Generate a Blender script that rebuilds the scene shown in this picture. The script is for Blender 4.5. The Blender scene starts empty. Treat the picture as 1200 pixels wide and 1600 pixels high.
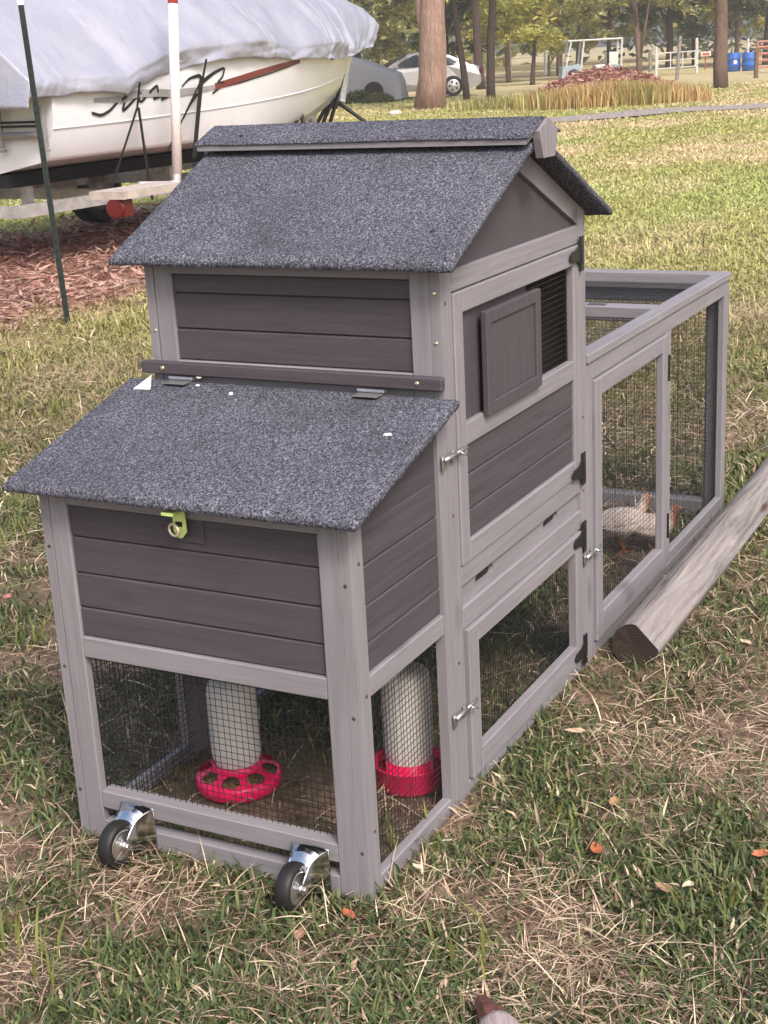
import bpy, bmesh, math, random
import numpy as np
from mathutils import Vector, Matrix, noise as mnoise
from mathutils.geometry import tessellate_polygon
random.seed(7); RNG = np.random.default_rng(11)
S = bpy.context.scene
COL = S.collection

# ------------------------------------------------------------------ camera
CAM = np.array([-1.9358728, -1.1154571, 1.4329237]); FPX = 2262.49
CR = np.array([0.4603828, -0.8862333, -0.0513627]); CU = np.array([0.2907082, 0.0958436, 0.9519994]); CF = np.array([0.8387708, 0.4532157, -0.3017600])
cd = bpy.data.cameras.new('camera'); cam = bpy.data.objects.new('camera', cd); COL.objects.link(cam)
cd.sensor_fit = 'VERTICAL'; cd.sensor_height = 32.0; cd.lens = 32.0 * FPX / 1600.0; cd.clip_start = 0.05; cd.clip_end = 2000
cam.matrix_world = Matrix(((CR[0], CU[0], -CF[0], CAM[0]), (CR[1], CU[1], -CF[1], CAM[1]), (CR[2], CU[2], -CF[2], CAM[2]), (0, 0, 0, 1)))
S.camera = cam
# ------------------------------------------------------------------ sky, sun, exposure
SUN_DIR = Vector((-0.42, -0.52, 0.74)).normalized()          # towards the sun
w = bpy.data.worlds.new('World'); S.world = w; w.use_nodes = True
nt = w.node_tree; sky = nt.nodes.new('ShaderNodeTexSky'); sky.sky_type = 'NISHITA'; sky.sun_disc = False
sky.sun_elevation = math.asin(SUN_DIR.z); sky.sun_rotation = math.atan2(SUN_DIR.x, SUN_DIR.y)
sky.air_density = 1.0; sky.dust_density = 5.0; sky.ozone_density = 0.6
nt.links.new(sky.outputs[0], nt.nodes['Background'].inputs[0]); nt.nodes['Background'].inputs[1].default_value = 0.13
sl = bpy.data.lights.new('sun', 'SUN'); so = bpy.data.objects.new('sun', sl); COL.objects.link(so)
sl.energy = 1.5; sl.angle = math.radians(15); sl.color = (1.0, 0.95, 0.90)
so.rotation_euler = (-SUN_DIR).to_track_quat('-Z', 'Y').to_euler()
S.view_settings.view_transform = 'Standard'; S.view_settings.look = 'None'; S.view_settings.exposure = 0.88; S.view_settings.gamma = 1.0
S.view_settings.use_curve_mapping = False
S.render.engine = 'CYCLES'
S.cycles.max_bounces = 6; S.cycles.diffuse_bounces = 3; S.cycles.glossy_bounces = 3; S.cycles.transparent_max_bounces = 6; S.cycles.caustics_reflective = False; S.cycles.caustics_refractive = False
S.cycles.use_denoising = True

# ------------------------------------------------------------------ pixel helpers (photo 1200 x 1600)
def raydir(px, py):
    d = CF + CR * (px - 600) / FPX + CU * (800 - py) / FPX
    return d
def at(px, py, depth): return CAM + raydir(px, py) * depth
def gnd(px, py, z=0.0):
    d = raydir(px, py); return CAM + d * ((z - CAM[2]) / d[2])
def proj(P):
    d = np.asarray(P, float) - CAM; z = d @ CF
    return np.stack([600 + FPX * (d @ CR) / z, 800 - FPX * (d @ CU) / z], -1)

# ------------------------------------------------------------------ object helpers
def link(name, me, mat, parent=None, **pr):
    o = bpy.data.objects.new(name, me); COL.objects.link(o)
    if mat is not None and len(me.materials) == 0: me.materials.append(mat)
    if parent is not None: o.parent = parent
    for k, v in pr.items(): o[k] = v
    return o
def mesh(name, vs, fs, smooth=False):
    me = bpy.data.meshes.new(name); me.from_pydata([tuple(map(float, v)) for v in vs], [], fs); me.update()
    if smooth: me.polygons.foreach_set('use_smooth', [True] * len(me.polygons))
    return me
def empty(name, parent=None, loc=(0, 0, 0), **pr):
    o = bpy.data.objects.new(name, None); COL.objects.link(o); o.location = loc; o.empty_display_size = .1
    if parent is not None: o.parent = parent
    for k, v in pr.items(): o[k] = v
    return o
def fix_normals(me):
    bm = bmesh.new(); bm.from_mesh(me); bmesh.ops.recalc_face_normals(bm, faces=bm.faces); bm.to_mesh(me); bm.free()
class MB:
    """collects shapes into one mesh"""
    def __init__(s): s.v = []; s.f = []
    def add(s, vs, fs):
        n = len(s.v); s.v += [tuple(map(float, v)) for v in vs]; s.f += [tuple(i + n for i in f) for f in fs]
    def box(s, x0, x1, y0, y1, z0, z1, b=.0015):
        b = min(b, (x1 - x0) * .4, (y1 - y0) * .4, (z1 - z0) * .4)
        L = ((x0, x1), (y0, y1), (z0, z1)); idx = {}; vs = []
        for sx in (0, 1):
            for sy in (0, 1):
                for sz in (0, 1):
                    sg = (sx, sy, sz)
                    for a in range(3):
                        p = [L[k][sg[k]] if k == a else L[k][sg[k]] + (b if sg[k] == 0 else -b) for k in range(3)]
                        idx[(sg, a)] = len(vs); vs.append(p)
        fs = []
        for a in range(3):
            u, v = [k for k in range(3) if k != a]
            for sd in (0, 1):
                q = []
                for (cu, cv) in ((0, 0), (1, 0), (1, 1), (0, 1)):
                    sg = [0, 0, 0]; sg[a] = sd; sg[u] = cu; sg[v] = cv; q.append(idx[(tuple(sg), a)])
                fs.append(tuple(q))
        for a in range(3):
            u, v = [k for k in range(3) if k != a]
            for cu in (0, 1):
                for cv in (0, 1):
                    g0 = [0, 0, 0]; g0[u] = cu; g0[v] = cv; g1 = list(g0); g1[a] = 1
                    g0 = tuple(g0); g1 = tuple(g1); fs.append((idx[(g0, u)], idx[(g1, u)], idx[(g1, v)], idx[(g0, v)]))
        for sx in (0, 1):
            for sy in (0, 1):
                for sz in (0, 1): fs.append(tuple(idx[((sx, sy, sz), a)] for a in range(3)))
        s.add(vs, fs); return s
    def prism(s, poly, axis, a0, a1):
        """poly: 2d points in the two other axes, extruded along axis"""
        n = len(poly); o = [k for k in range(3) if k != axis]; vs = []
        for a in (a0, a1):
            for p in poly:
                q = [0, 0, 0]; q[axis] = a; q[o[0]] = p[0]; q[o[1]] = p[1]; vs.append(q)
        fs = [tuple(range(n)), tuple(range(n, 2 * n))] + [(i, (i + 1) % n, n + (i + 1) % n, n + i) for i in range(n)]
        s.add(vs, fs); return s
    def tube(s, pts, rad, n=8, cap=True):
        pts = [Vector(p) for p in pts]; m = len(pts)
        if not hasattr(rad, '__len__'): rad = [rad] * m
        vs = []; ref = None
        for i, p in enumerate(pts):
            t = (pts[min(i + 1, m - 1)] - pts[max(i - 1, 0)]).normalized()
            if ref is None: ref = Vector((0, 0, 1)) if abs(t.z) < .9 else Vector((1, 0, 0))
            x = t.cross(ref).normalized(); y = x.cross(t); ref = y
            for k in range(n):
                a = 2 * math.pi * k / n; vs.append(p + (x * math.cos(a) + y * math.sin(a)) * rad[i])
        fs = [(i * n + k, i * n + (k + 1) % n, (i + 1) * n + (k + 1) % n, (i + 1) * n + k) for i in range(m - 1) for k in range(n)]
        if cap: fs += [tuple(range(n)), tuple(range((m - 1) * n, m * n))]
        s.add(vs, fs); return s
    def lathe(s, prof, c, axis=(0, 0, 1), n=32, close=False):
        """prof: (radius, height) along axis"""
        ax = Vector(axis).normalized(); x = ax.orthogonal().normalized(); y = ax.cross(x); c = Vector(c); vs = []
        for (r, h) in prof:
            for k in range(n):
                a = 2 * math.pi * k / n; vs.append(c + ax * h + (x * math.cos(a) + y * math.sin(a)) * r)
        m = len(prof); fs = [(i * n + k, i * n + (k + 1) % n, (i + 1) * n + (k + 1) % n, (i + 1) * n + k) for i in range(m - 1) for k in range(n)]
        if close: fs += [((m - 1) * n + k, (m - 1) * n + (k + 1) % n, (k + 1) % n, k) for k in range(n)]
        s.add(vs, fs); return s
    def quadstrip(s, A, B):
        n = len(A); s.add(list(A) + list(B), [(i, i + 1, n + i + 1, n + i) for i in range(n - 1)]); return s
    def build(s, name, mat, parent=None, smooth=False, fix=True, **pr):
        me = mesh(name, s.v, s.f, smooth)
        if fix: fix_normals(me)
        return link(name, me, mat, parent, **pr)
def box(name, x0, x1, y0, y1, z0, z1, mat, parent=None, b=.0018, **pr):
    return MB().box(x0, x1, y0, y1, z0, z1, b).build(name, mat, parent, **pr)

# ------------------------------------------------------------------ material helpers
class Mat:
    def __init__(s, name, rough=.7, spec=.35, metal=0.0):
        s.m = bpy.data.materials.new(name); s.m.use_nodes = True; s.t = s.m.node_tree; s.b = s.t.nodes['Principled BSDF']
        s.b.inputs['Roughness'].default_value = rough; s.b.inputs['Metallic'].default_value = metal
        s.b.inputs['Specular IOR Level'].default_value = spec
    def n(s, typ, **kw):
        nd = s.t.nodes.new(typ)
        for k, v in kw.items():
            if k in nd.inputs: nd.inputs[k].default_value = v
            else: setattr(nd, k, v)
        return nd
    def l(s, a, b): s.t.links.new(a, b)
    def coords(s, scale=(1, 1, 1), rnd=True):
        tc = s.n('ShaderNodeTexCoord'); mp = s.n('ShaderNodeMapping'); mp.inputs['Scale'].default_value = scale; s.l(tc.outputs['Object'], mp.inputs['Vector'])
        if rnd:
            oi = s.n('ShaderNodeObjectInfo'); mu = s.n('ShaderNodeMath', operation='MULTIPLY'); mu.inputs[1].default_value = 37.0; s.l(oi.outputs['Random'], mu.inputs[0]); s.l(mu.outputs[0], mp.inputs['Location'])
        return mp.outputs[0]
    def noise(s, vec, scale, detail=4, rough=.6, dist=0):
        nd = s.n('ShaderNodeTexNoise', Scale=scale, Detail=detail, Roughness=rough, Distortion=dist)
        if vec is not None: s.l(vec, nd.inputs['Vector'])
        return nd.outputs['Fac']
    def ramp(s, fac, stops):
        r = s.n('ShaderNodeValToRGB'); e = r.color_ramp.elements
        while len(e) < len(stops): e.new(.5)
        for el, (p, c) in zip(e, stops): el.position = p; el.color = (*c, 1) if len(c) == 3 else c
        s.l(fac, r.inputs[0]); return r.outputs[0]
    def mix(s, fac, a, b, mode='MIX'):
        m = s.n('ShaderNodeMix', data_type='RGBA', blend_type=mode)
        for v, k in ((fac, 0), (a, 6), (b, 7)):
            if hasattr(v, 'is_linked'): s.l(v, m.inputs[k])
            elif k == 0: m.inputs[0].default_value = v
            else: m.inputs[k].default_value = (*v, 1)
        return m.outputs[2]
    def attr(s, name='col'):
        a = s.n('ShaderNodeAttribute', attribute_name=name); return a.outputs['Color']
    def color(s, c):
        if hasattr(c, 'is_linked'): s.l(c, s.b.inputs['Base Color'])
        else: s.b.inputs['Base Color'].default_value = (*c, 1)
        return s
    def bump(s, h, strength=.3, dist=.002):
        b = s.n('ShaderNodeBump', Strength=strength, Distance=dist); s.l(h, b.inputs['Height']); s.l(b.outputs[0], s.b.inputs['Normal']); return s
def plain(name, c, rough=.6, spec=.35, metal=0, var=.12, scale=30):
    m = Mat(name, rough, spec, metal); f = m.noise(m.coords(), scale, 5)
    lo = tuple(x * (1 - var) for x in c); hi = tuple(min(1, x * (1 + var)) for x in c)
    m.color(m.ramp(f, [(.3, lo), (.7, hi)])); m.bump(f, .1, .001); return m.m
def wood(name, base, axis, contrast=.16, knots=True, dirt=.0):
    m = Mat(name, .62, .3); sc = [26, 26, 26]; sc[axis] = 1.3
    v = m.coords(tuple(sc)); g = m.noise(v, 3.2, 6, .65, .6)
    lo = tuple(x * (1 - contrast) for x in base); hi = tuple(x * (1 + contrast) for x in base)
    c = m.ramp(g, [(.28, lo), (.5, base), (.75, hi)])
    v2 = m.coords((1, 1, 1)); big = m.noise(v2, 5.0, 3); c = m.mix(m.ramp(big, [(.35, (0, 0, 0)), (.75, (.5, .5, .5))]), c, tuple(x * .84 for x in base))
    if knots:
        sk = [5, 5, 5]; sk[axis] = 2.4
        vo = m.n('ShaderNodeTexVoronoi', Scale=1.0, Randomness=1.0); m.l(m.coords(tuple(sk)), vo.inputs['Vector'])
        k = m.ramp(vo.outputs['Distance'], [(.04, (.9, .9, .9)), (.13, (0, 0, 0))]); c = m.mix(k, c, tuple(x * .55 for x in base))
    # scuffs and dust specks
    sp = m.noise(v2, 260, 2); c = m.mix(m.ramp(sp, [(.72, (0, 0, 0)), (.8, (.35, .35, .35))]), c, tuple(min(.8, x * 1.7) for x in base))
    m.color(c); m.bump(g, .32, .0014)
    rr = m.ramp(g, [(.3, (.72,) * 3), (.7, (.52,) * 3)]); m.l(rr, m.b.inputs['Roughness'])
    return m.m
LG = (.244, .228, .247); DG = (.076, .065, .0755)
lw = [wood('grey_painted_wood_%d' % a, LG, a, .20) for a in range(3)]
dw = [wood('dark_painted_wood_%d' % a, DG, a, .26) for a in range(3)]
PANEL = plain('dark_smooth_panel', (.077, .067, .078), .6, .3, 0, .07, 14)
def felt_mat():
    m = Mat('roof_felt', .93, .25); v = m.coords((1, 1, 1), False)
    a = m.noise(v, 250, 3, .6, 1.0); b = m.noise(v, 620, 2, .6); big = m.noise(v, 4.5, 6, .65)
    ad = m.n('ShaderNodeMath', operation='MULTIPLY_ADD'); ad.inputs[1].default_value = .45; m.l(b, ad.inputs[0]); m.l(a, ad.inputs[2])
    c = m.ramp(ad.outputs[0], [(.52, (.012, .012, .017)), (.66, (.050, .050, .068)), (.76, (.135, .137, .176)), (.89, (.36, .365, .44))])
    c = m.mix(m.ramp(big, [(.32, (.5,) * 3), (.62, (0, 0, 0))]), c, (.040, .041, .048)); c = m.mix(m.ramp(m.noise(v, 2.2, 7, .7, .5), [(.60, (0, 0, 0)), (.75, (.22,) * 3)]), c, (.20, .19, .19)); m.color(c); m.bump(ad.outputs[0], .9, .004); return m.m
FELT = felt_mat()
WIRE = plain('dark_galvanised_wire', (.030, .030, .032), .28, .5, .3, .2)
BLACK = plain('black_iron', (.014, .014, .015), .45, .4)
STEEL = plain('zinc_steel', (.58, .57, .56), .34, .5, .9, .1)
CHROME = plain('bright_zinc', (.72, .75, .78), .13, .5, 1.0, .08)
RUBBER = plain('black_rubber', (.016, .015, .016), .55, .4)
SCREW = plain('dull_screw', (.12, .08, .07), .5, .4, .6)
BRASS = plain('brassy_steel', (.80, .72, .50), .25, .5, 1.0, .1)
WHITE = plain('white_scrap', (.78, .78, .80), .7)

# ------------------------------------------------------------------ ground
def vnoise(x, y, seed=0):
    xi = np.floor(x).astype(np.int64); yi = np.floor(y).astype(np.int64); xf = x - xi; yf = y - yi
    def h(i, j):
        n = (i * 374761393 + j * 668265263 + seed * 1442695041) & 0xffffffff
        n = ((n ^ (n >> 13)) * 1274126177) & 0xffffffff
        return ((n ^ (n >> 16)) & 0xffff) / 65535.0
    u = xf * xf * (3 - 2 * xf); v = yf * yf * (3 - 2 * yf)
    return (h(xi, yi) * (1 - u) + h(xi + 1, yi) * u) * (1 - v) + (h(xi, yi + 1) * (1 - u) + h(xi + 1, yi + 1) * u) * v
def fbm(x, y, seed=0, oct=4):
    t = 0; a = .5; s = 0
    for o in range(oct): t = t + a * vnoise(x * 2 ** o, y * 2 ** o, seed + o * 17); s += a; a *= .5
    return t / s
MUL_C = gnd(60, 385)[:2]
def mulch_w(x, y):
    """1 inside the red mulch bed under the boat"""
    d = np.hypot((x - 8.6) / 4.6, (y - 6.55) / 2.25); n = fbm(x * 1.3, y * 1.3, 91)
    return np.clip((1.12 - d + (n - .5) * 1.1) * 2.6, 0, 1)
PATCHES = [(860, 1490, .20, -.75), (650, 1320, .07, -.8), (1010, 1270, .13, -.6), (940, 1090, .16, -.6), (1180, 1090, .12, -.5), (290, 1395, .13, -.7), (60, 1330, .15, -.5), (480, 1530, .09, -.7), (700, 1400, .08, -.5), (20, 560, .5, -.3), (1000, 1150, .12, -.4),
           (800, 1240, .11, .7), (230, 1510, .20, .7), (620, 1510, .12, .6), (1110, 1430, .16, .6), (1100, 930, .16, .5), (60, 950, .2, .4), (1150, 1320, .12, .5), (380, 1375, .09, .5), (60, 700, .35, .5), (990, 1180, .10, .3)]
PATCHES = [(*gnd(a, b)[:2], c, d) for a, b, c, d in PATCHES]
def greenness(x, y):
    """0 straw and bare earth .. 1 thick green; matted patches as the lawn has them"""
    bias = 0
    for (a, b, c, d) in PATCHES: bias = bias + d * np.exp(-((x - a) ** 2 + (y - b) ** 2) / (c * c))
    return np.clip(_green(x, y) + bias, 0, 1)
def _green(x, y):
    return np.clip((fbm(x * 2.6, y * 2.6, 5) - .475) * 4.2 + .5 + .9 * (fbm(x * 8.5, y * 8.5, 23, 3) - .5) * 2, 0, 1)
def gz(x, y):
    d = np.hypot(x - CAM[0], y - CAM[1])
    return (fbm(x * 3.1, y * 3.1, 41) - 1.0) * .020 * np.clip(d / 6, .6, 1.5) + np.clip((d - 8) / 20, 0, 1) * (fbm(x * .35, y * .35, 61) - .6) * .10
def lerp(a, b, t): return np.asarray(a) * (1 - t[:, None]) + np.asarray(b) * t[:, None]
def field_col(x, y):
    d = np.hypot(x - CAM[0], y - CAM[1])
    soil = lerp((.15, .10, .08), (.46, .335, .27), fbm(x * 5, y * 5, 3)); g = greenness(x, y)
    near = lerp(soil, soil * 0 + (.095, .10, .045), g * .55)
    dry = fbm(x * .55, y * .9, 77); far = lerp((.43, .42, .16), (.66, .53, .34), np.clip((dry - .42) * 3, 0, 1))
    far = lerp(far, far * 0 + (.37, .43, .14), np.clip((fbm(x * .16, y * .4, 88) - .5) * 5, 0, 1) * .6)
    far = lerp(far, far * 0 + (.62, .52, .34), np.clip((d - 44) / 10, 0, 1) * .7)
    c = lerp(near, far, np.clip((d - 4.5) / 5, 0, 1)); m = mulch_w(x, y)  # darker near turf, brighter far field: colour also carries near shade and open light
    return lerp(c, lerp((.24, .11, .085), (.48, .28, .22), fbm(x * 9, y * 9, 12)), m)
def make_ground():
    nr, na = 240, 300
    rad = .25 * (400 / .25) ** (np.arange(nr) / (nr - 1)); ang = np.arange(na) * 2 * math.pi / na
    R, A = np.meshgrid(rad, ang, indexing='ij'); cx, cy = -.9, -.4
    X = (cx + R * np.cos(A)).ravel(); Y = (cy + R * np.sin(A)).ravel(); Z = gz(X, Y)
    X = np.append(X, cx); Y = np.append(Y, cy); Z = np.append(Z, gz(np.array([cx]), np.array([cy])))
    i = np.arange(nr - 1)[:, None] * na + np.arange(na)[None, :]; j = np.arange(nr - 1)[:, None] * na + (np.arange(na)[None, :] + 1) % na
    F = np.stack([i, i + na, j + na, j], -1).reshape(-1, 4)
    me = bpy.data.meshes.new('ground'); c = nr * na
    me.from_pydata(np.stack([X, Y, Z], -1).tolist(), [], F.tolist() + [(c, k, (k + 1) % na) for k in range(na)]); me.update()
    me.polygons.foreach_set('use_smooth', [True] * len(me.polygons))
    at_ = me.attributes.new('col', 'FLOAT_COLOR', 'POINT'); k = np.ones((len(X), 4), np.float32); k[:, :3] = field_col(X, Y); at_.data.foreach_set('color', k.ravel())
    m = Mat('turf_soil', .95, .15); a = m.attr(); v = m.coords((1, 1, 1), False)
    f1 = m.noise(v, 38, 8, .7); f2 = m.noise(v, 3.5, 8, .7); f3 = m.noise(v, 160, 3, .6)
    c1 = m.mix(1.0, a, m.ramp(f1, [(.3, (.45, .45, .42)), (.55, (1, 1, 1)), (.75, (1.45, 1.35, 1.2))]), 'MULTIPLY')
    c2 = m.mix(1.0, c1, m.ramp(f2, [(.3, (.68, .72, .66)), (.7, (1.25, 1.15, 1.1))]), 'MULTIPLY')
    m.color(c2); ad = m.n('ShaderNodeMath', operation='ADD'); m.l(f1, ad.inputs[0]); m.l(f3, ad.inputs[1]); m.bump(ad.outputs[0], .8, .012)
    link('ground', me, m.m, None, kind='structure', label='dry patchy lawn of straw, earth and short grass', category='ground')
make_ground()

def blades(name, P, H, Wd, az, th, col, mat, bend=.5, **pr):
    n = len(P); d = np.stack([np.cos(az), np.sin(az), np.zeros(n)], -1); up = np.array([0, 0, 1.0]); sd = np.stack([-np.sin(az), np.cos(az), np.zeros(n)], -1)
    t0 = th * bend; t0 = t0[:, None]; t1 = th[:, None] * 1.0
    mid = P + H[:, None] * .5 * (np.sin(t0) * d + np.cos(t0) * up); tip = mid + H[:, None] * .5 * (np.sin(t1) * d + np.cos(t1) * up)
    tw = RNG.uniform(-.5, .5, n)[:, None]; s2 = sd * np.cos(tw) + up * np.sin(tw); hw = Wd[:, None] * .5
    V = np.stack([P - s2 * hw * .7, P + s2 * hw * .7, mid + s2 * hw, mid - s2 * hw, tip], 1).reshape(-1, 3).astype(np.float32)
    me = bpy.data.meshes.new(name); me.vertices.add(n * 5); me.vertices.foreach_set('co', V.ravel())
    b = (np.arange(n) * 5)[:, None]; L = np.concatenate([b + [[0, 1, 2, 3]], b + [[3, 2, 4]]], 1).astype(np.int32)
    me.loops.add(n * 7); me.loops.foreach_set('vertex_index', L.ravel())
    st = np.stack([np.arange(n) * 7, np.arange(n) * 7 + 4], -1).astype(np.int32).ravel(); me.polygons.add(n * 2); me.polygons.foreach_set('loop_start', st)
    me.polygons.foreach_set('use_smooth', np.ones(n * 2, bool)); me.update(calc_edges=True)
    a = me.attributes.new('col', 'FLOAT_COLOR', 'POINT'); k = np.ones((n, 5, 4), np.float32); k[:, :, :3] = col[:, None, :]; a.data.foreach_set('color', k.ravel())
    return link(name, me, mat, None, **pr)
def leafmat(name, trans=.25, rough=.6, spec=.3):
    m = Mat(name, rough, spec); c = m.attr(); m.color(c)
    tr = m.n('ShaderNodeBsdfTranslucent'); m.l(c, tr.inputs[0]); mx = m.n('ShaderNodeMixShader'); mx.inputs[0].default_value = trans
    m.l(m.b.outputs[0], mx.inputs[1]); m.l(tr.outputs[0], mx.inputs[2]); m.l(mx.outputs[0], m.t.nodes['Material Output'].inputs[0]); return m.m
GRASS = leafmat('grass_blade'); STRAW = leafmat('dry_straw', .12, .75, .2); LEAF = leafmat('tree_leaf', .48, .55)
W = .644; D2 = .381; D4 = 1.129; D5 = 2.372
def sample(n, r0, r1, half, power=1.0):
    """points in a fan in front of the camera"""
    yaw = math.atan2(CF[1], CF[0]); u = RNG.random(n); r = np.sqrt(r0 ** 2 + u * (r1 ** 2 - r0 ** 2)) if power == 1.0 else r0 * (r1 / r0) ** u
    a = yaw + RNG.uniform(-half, half, n); return CAM[0] + r * np.cos(a), CAM[1] + r * np.sin(a), r
def clear_of_coop(x, y, inside=.12):
    inb = (x > -.004) & (x < D5 + .004) & (y > -.004) & (y < W + .004)
    strip = inb & ~((x > .03) & (x < D5 - .03) & (y > .032) & (y < W - .032))
    keep = ~strip; nestin = inb & (x < 1.1); keep &= ~(nestin & (RNG.random(len(x)) > np.where(x > .52, max(inside, .55), inside))); keep &= ~(inb & (x >= 1.1) & (RNG.random(len(x)) > .75))
    lx = (x - 1.16) > 0; yl = -.10 + (x - 1.16) * .016; keep &= ~(lx & (x < 3.9) & (np.abs(y - yl) < .052))
    return keep
def pick(cols, n):
    c = np.array(cols); i = RNG.integers(0, len(c), n); return c[i] * RNG.uniform(.75, 1.25, n)[:, None]
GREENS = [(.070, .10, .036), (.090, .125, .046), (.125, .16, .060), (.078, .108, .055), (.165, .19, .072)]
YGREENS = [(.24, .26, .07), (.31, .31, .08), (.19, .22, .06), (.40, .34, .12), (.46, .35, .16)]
STRAWS = [(.56, .45, .31), (.44, .32, .23), (.68, .57, .41), (.33, .225, .165), (.50, .36, .27), (.20, .125, .095), (.15, .10, .075)]
def grow():
    # --- near green turf: leaf rosettes gathered in patches
    xs_, ys_, rs_ = [], [], []
    for (N, r0, r1, hf) in ((270000, .9, 5.0, .52), (210000, 4.2, 12.0, .42)):
        x, y, r = sample(N, r0, r1, hf, 2); xs_.append(x); ys_.append(y); rs_.append(r)
    x, y, r = np.concatenate(xs_), np.concatenate(ys_), np.concatenate(rs_); g = greenness(x, y); N = len(x)
    lush = np.clip((r - 4.0) / 3, 0, 1) * .45
    keep = (RNG.random(N) < np.clip(.04 + lush + .96 * g ** 1.6, 0, 1)) & clear_of_coop(x, y) & (RNG.random(N) > mulch_w(x, y) * .93)
    x, y, r, g = x[keep], y[keep], r[keep], g[keep]; n = len(x); far = np.clip((r - 3.6) / 4, 0, 1); k = np.maximum(1, r / 3.0)
    tone = .65 + .7 * fbm(x * 9, y * 9, 55)
    col = lerp(pick(GREENS, n) * 1.05, pick(YGREENS, n) * .95, far * RNG.uniform(.35, 1, n)); col = lerp(col, field_col(x, y) * RNG.uniform(.75, 1.25, n)[:, None], np.clip((r - 5.5) / 5, 0, 1)); col = np.where((RNG.random(n) < .12)[:, None], pick(STRAWS, n), col) * tone[:, None]  # blades brighten with distance, near shade and far light put into their colour
    H = RNG.uniform(.012, .036, n) * RNG.choice([1, 1, 1, 1, 1, 1.8], n) * k ** .45
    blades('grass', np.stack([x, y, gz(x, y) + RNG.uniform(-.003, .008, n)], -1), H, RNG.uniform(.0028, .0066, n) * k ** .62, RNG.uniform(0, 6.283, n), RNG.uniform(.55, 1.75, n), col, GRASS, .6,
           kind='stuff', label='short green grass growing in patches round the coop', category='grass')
    # --- near straw and thatch lying flat
    xs_, ys_, rs_ = [], [], []
    for (N, r0, r1, hf) in ((260000, .9, 5.0, .52), (110000, 4.2, 12.0, .42)):
        x, y, r = sample(N, r0, r1, hf, 2); xs_.append(x); ys_.append(y); rs_.append(r)
    x, y, r = np.concatenate(xs_), np.concatenate(ys_), np.concatenate(rs_); g = greenness(x, y); N = len(x)
    keep = (RNG.random(N) < (1.0 - .86 * g ** .7) * np.clip(2.6 * (fbm(x * 4, y * 4, 31) - .22), .10, 1) * .95) & clear_of_coop(x, y, .35) & (RNG.random(N) > mulch_w(x, y) * .9)
    x, y, r = x[keep], y[keep], r[keep]; n = len(x); k = np.maximum(1, r / 3.0)
    col = pick(STRAWS, n); far = np.clip((r - 4.5) / 4, 0, 1) * RNG.uniform(0, 1, n); col = lerp(col, field_col(x, y) * 1.1, far) * (.75 + .55 * fbm(x * 6, y * 6, 66))[:, None]
    L = RNG.uniform(.016, .075, n) * RNG.choice([1, 1, 1, 1.8], n) * k ** .4
    blades('straw', np.stack([x, y, gz(x, y) + RNG.uniform(.0, .024, n)], -1), L, RNG.uniform(.0011, .0026, n) * k ** .8, RNG.uniform(0, 6.283, n), RNG.normal(1.60, .20, n), col, STRAW, .86,
           kind='stuff', label='dry straw and thatch scattered over the bare earth', category='straw')
    # --- field beyond
    N = 300000; x, y, r = sample(N, 8.5, 48, .36, 2); keep = RNG.random(N) > mulch_w(x, y) * .95; x, y, r = x[keep], y[keep], r[keep]
    keep = np.abs((y - PATH(x))) > .45 + .12 * RNG.random(len(x)); x, y, r = x[keep], y[keep], r[keep]; n = len(x)
    c0 = field_col(x, y); col = c0 * RNG.uniform(.7, 1.35, n)[:, None]; k = r / 8.5
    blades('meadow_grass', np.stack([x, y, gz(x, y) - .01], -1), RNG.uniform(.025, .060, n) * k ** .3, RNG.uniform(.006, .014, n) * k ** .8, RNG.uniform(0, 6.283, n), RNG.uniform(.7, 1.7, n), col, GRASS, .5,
           kind='stuff', label='yellowing mown grass of the open field', category='grass')
    # --- a few taller tufts
    P = []; 
    for (px, py, cnt, hh) in [(15, 1470, 16, .085), (60, 1510, 12, .09), (1130, 1420, 14, .09), (330, 1000, 0, 0), (880, 1290, 10, .06), (640, 1330, 8, .07), (700, 1520, 6, .10), (40, 1010, 14, .09), (90, 640, 22, .10), (120, 700, 22, .11), (60, 760, 20, .10), (200, 610, 18, .10), (30, 850, 18, .09), (1160, 560, 20, .10), (1150, 870, 16, .08)]:
        g0 = gnd(px, py)
        for _ in range(cnt): P.append((g0[0] + random.gauss(0, .035), g0[1] + random.gauss(0, .035), hh * random.uniform(.6, 1.3)))
    P = np.array(P); n = len(P)
    blades('tall_grass_tufts', np.stack([P[:, 0], P[:, 1], gz(P[:, 0], P[:, 1])], -1), P[:, 2], RNG.uniform(.004, .008, n), RNG.uniform(0, 6.28, n), RNG.uniform(.1, 1.0, n), pick(YGREENS[:3], n) * .9, GRASS, .4,
           kind='stuff', label='taller yellow-green grass tufts standing out of the turf', category='grass')
    # --- red mulch chips
    N = 26000; x = RNG.uniform(3.4, 13.6, N); y = RNG.uniform(3.6, 9.2, N); keep = RNG.random(N) < mulch_w(x, y) * .85; x, y = x[keep], y[keep]; n = len(x)
    col = pick([(.34, .13, .10), (.25, .085, .065), (.46, .24, .19), (.56, .36, .30), (.16, .06, .05)], n); fade = np.clip((7.4 - y + .5 * (fbm(x * 2, y * 2, 5) - .5)) / 1.8, 0, 1); col = lerp(col, pick([(.55, .40, .33), (.48, .33, .26), (.40, .25, .2)], n), fade * RNG.uniform(.2, 1, n))
    blades('mulch_chips', np.stack([x, y, gz(x, y) + RNG.uniform(0, .03, n)], -1), RNG.uniform(.05, .14, n), RNG.uniform(.012, .03, n), RNG.uniform(0, 6.283, n), RNG.normal(1.5, .2, n), col, STRAW, 1.0,
           kind='stuff', label='red bark mulch chips spread under the boat trailer', category='mulch')
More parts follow.
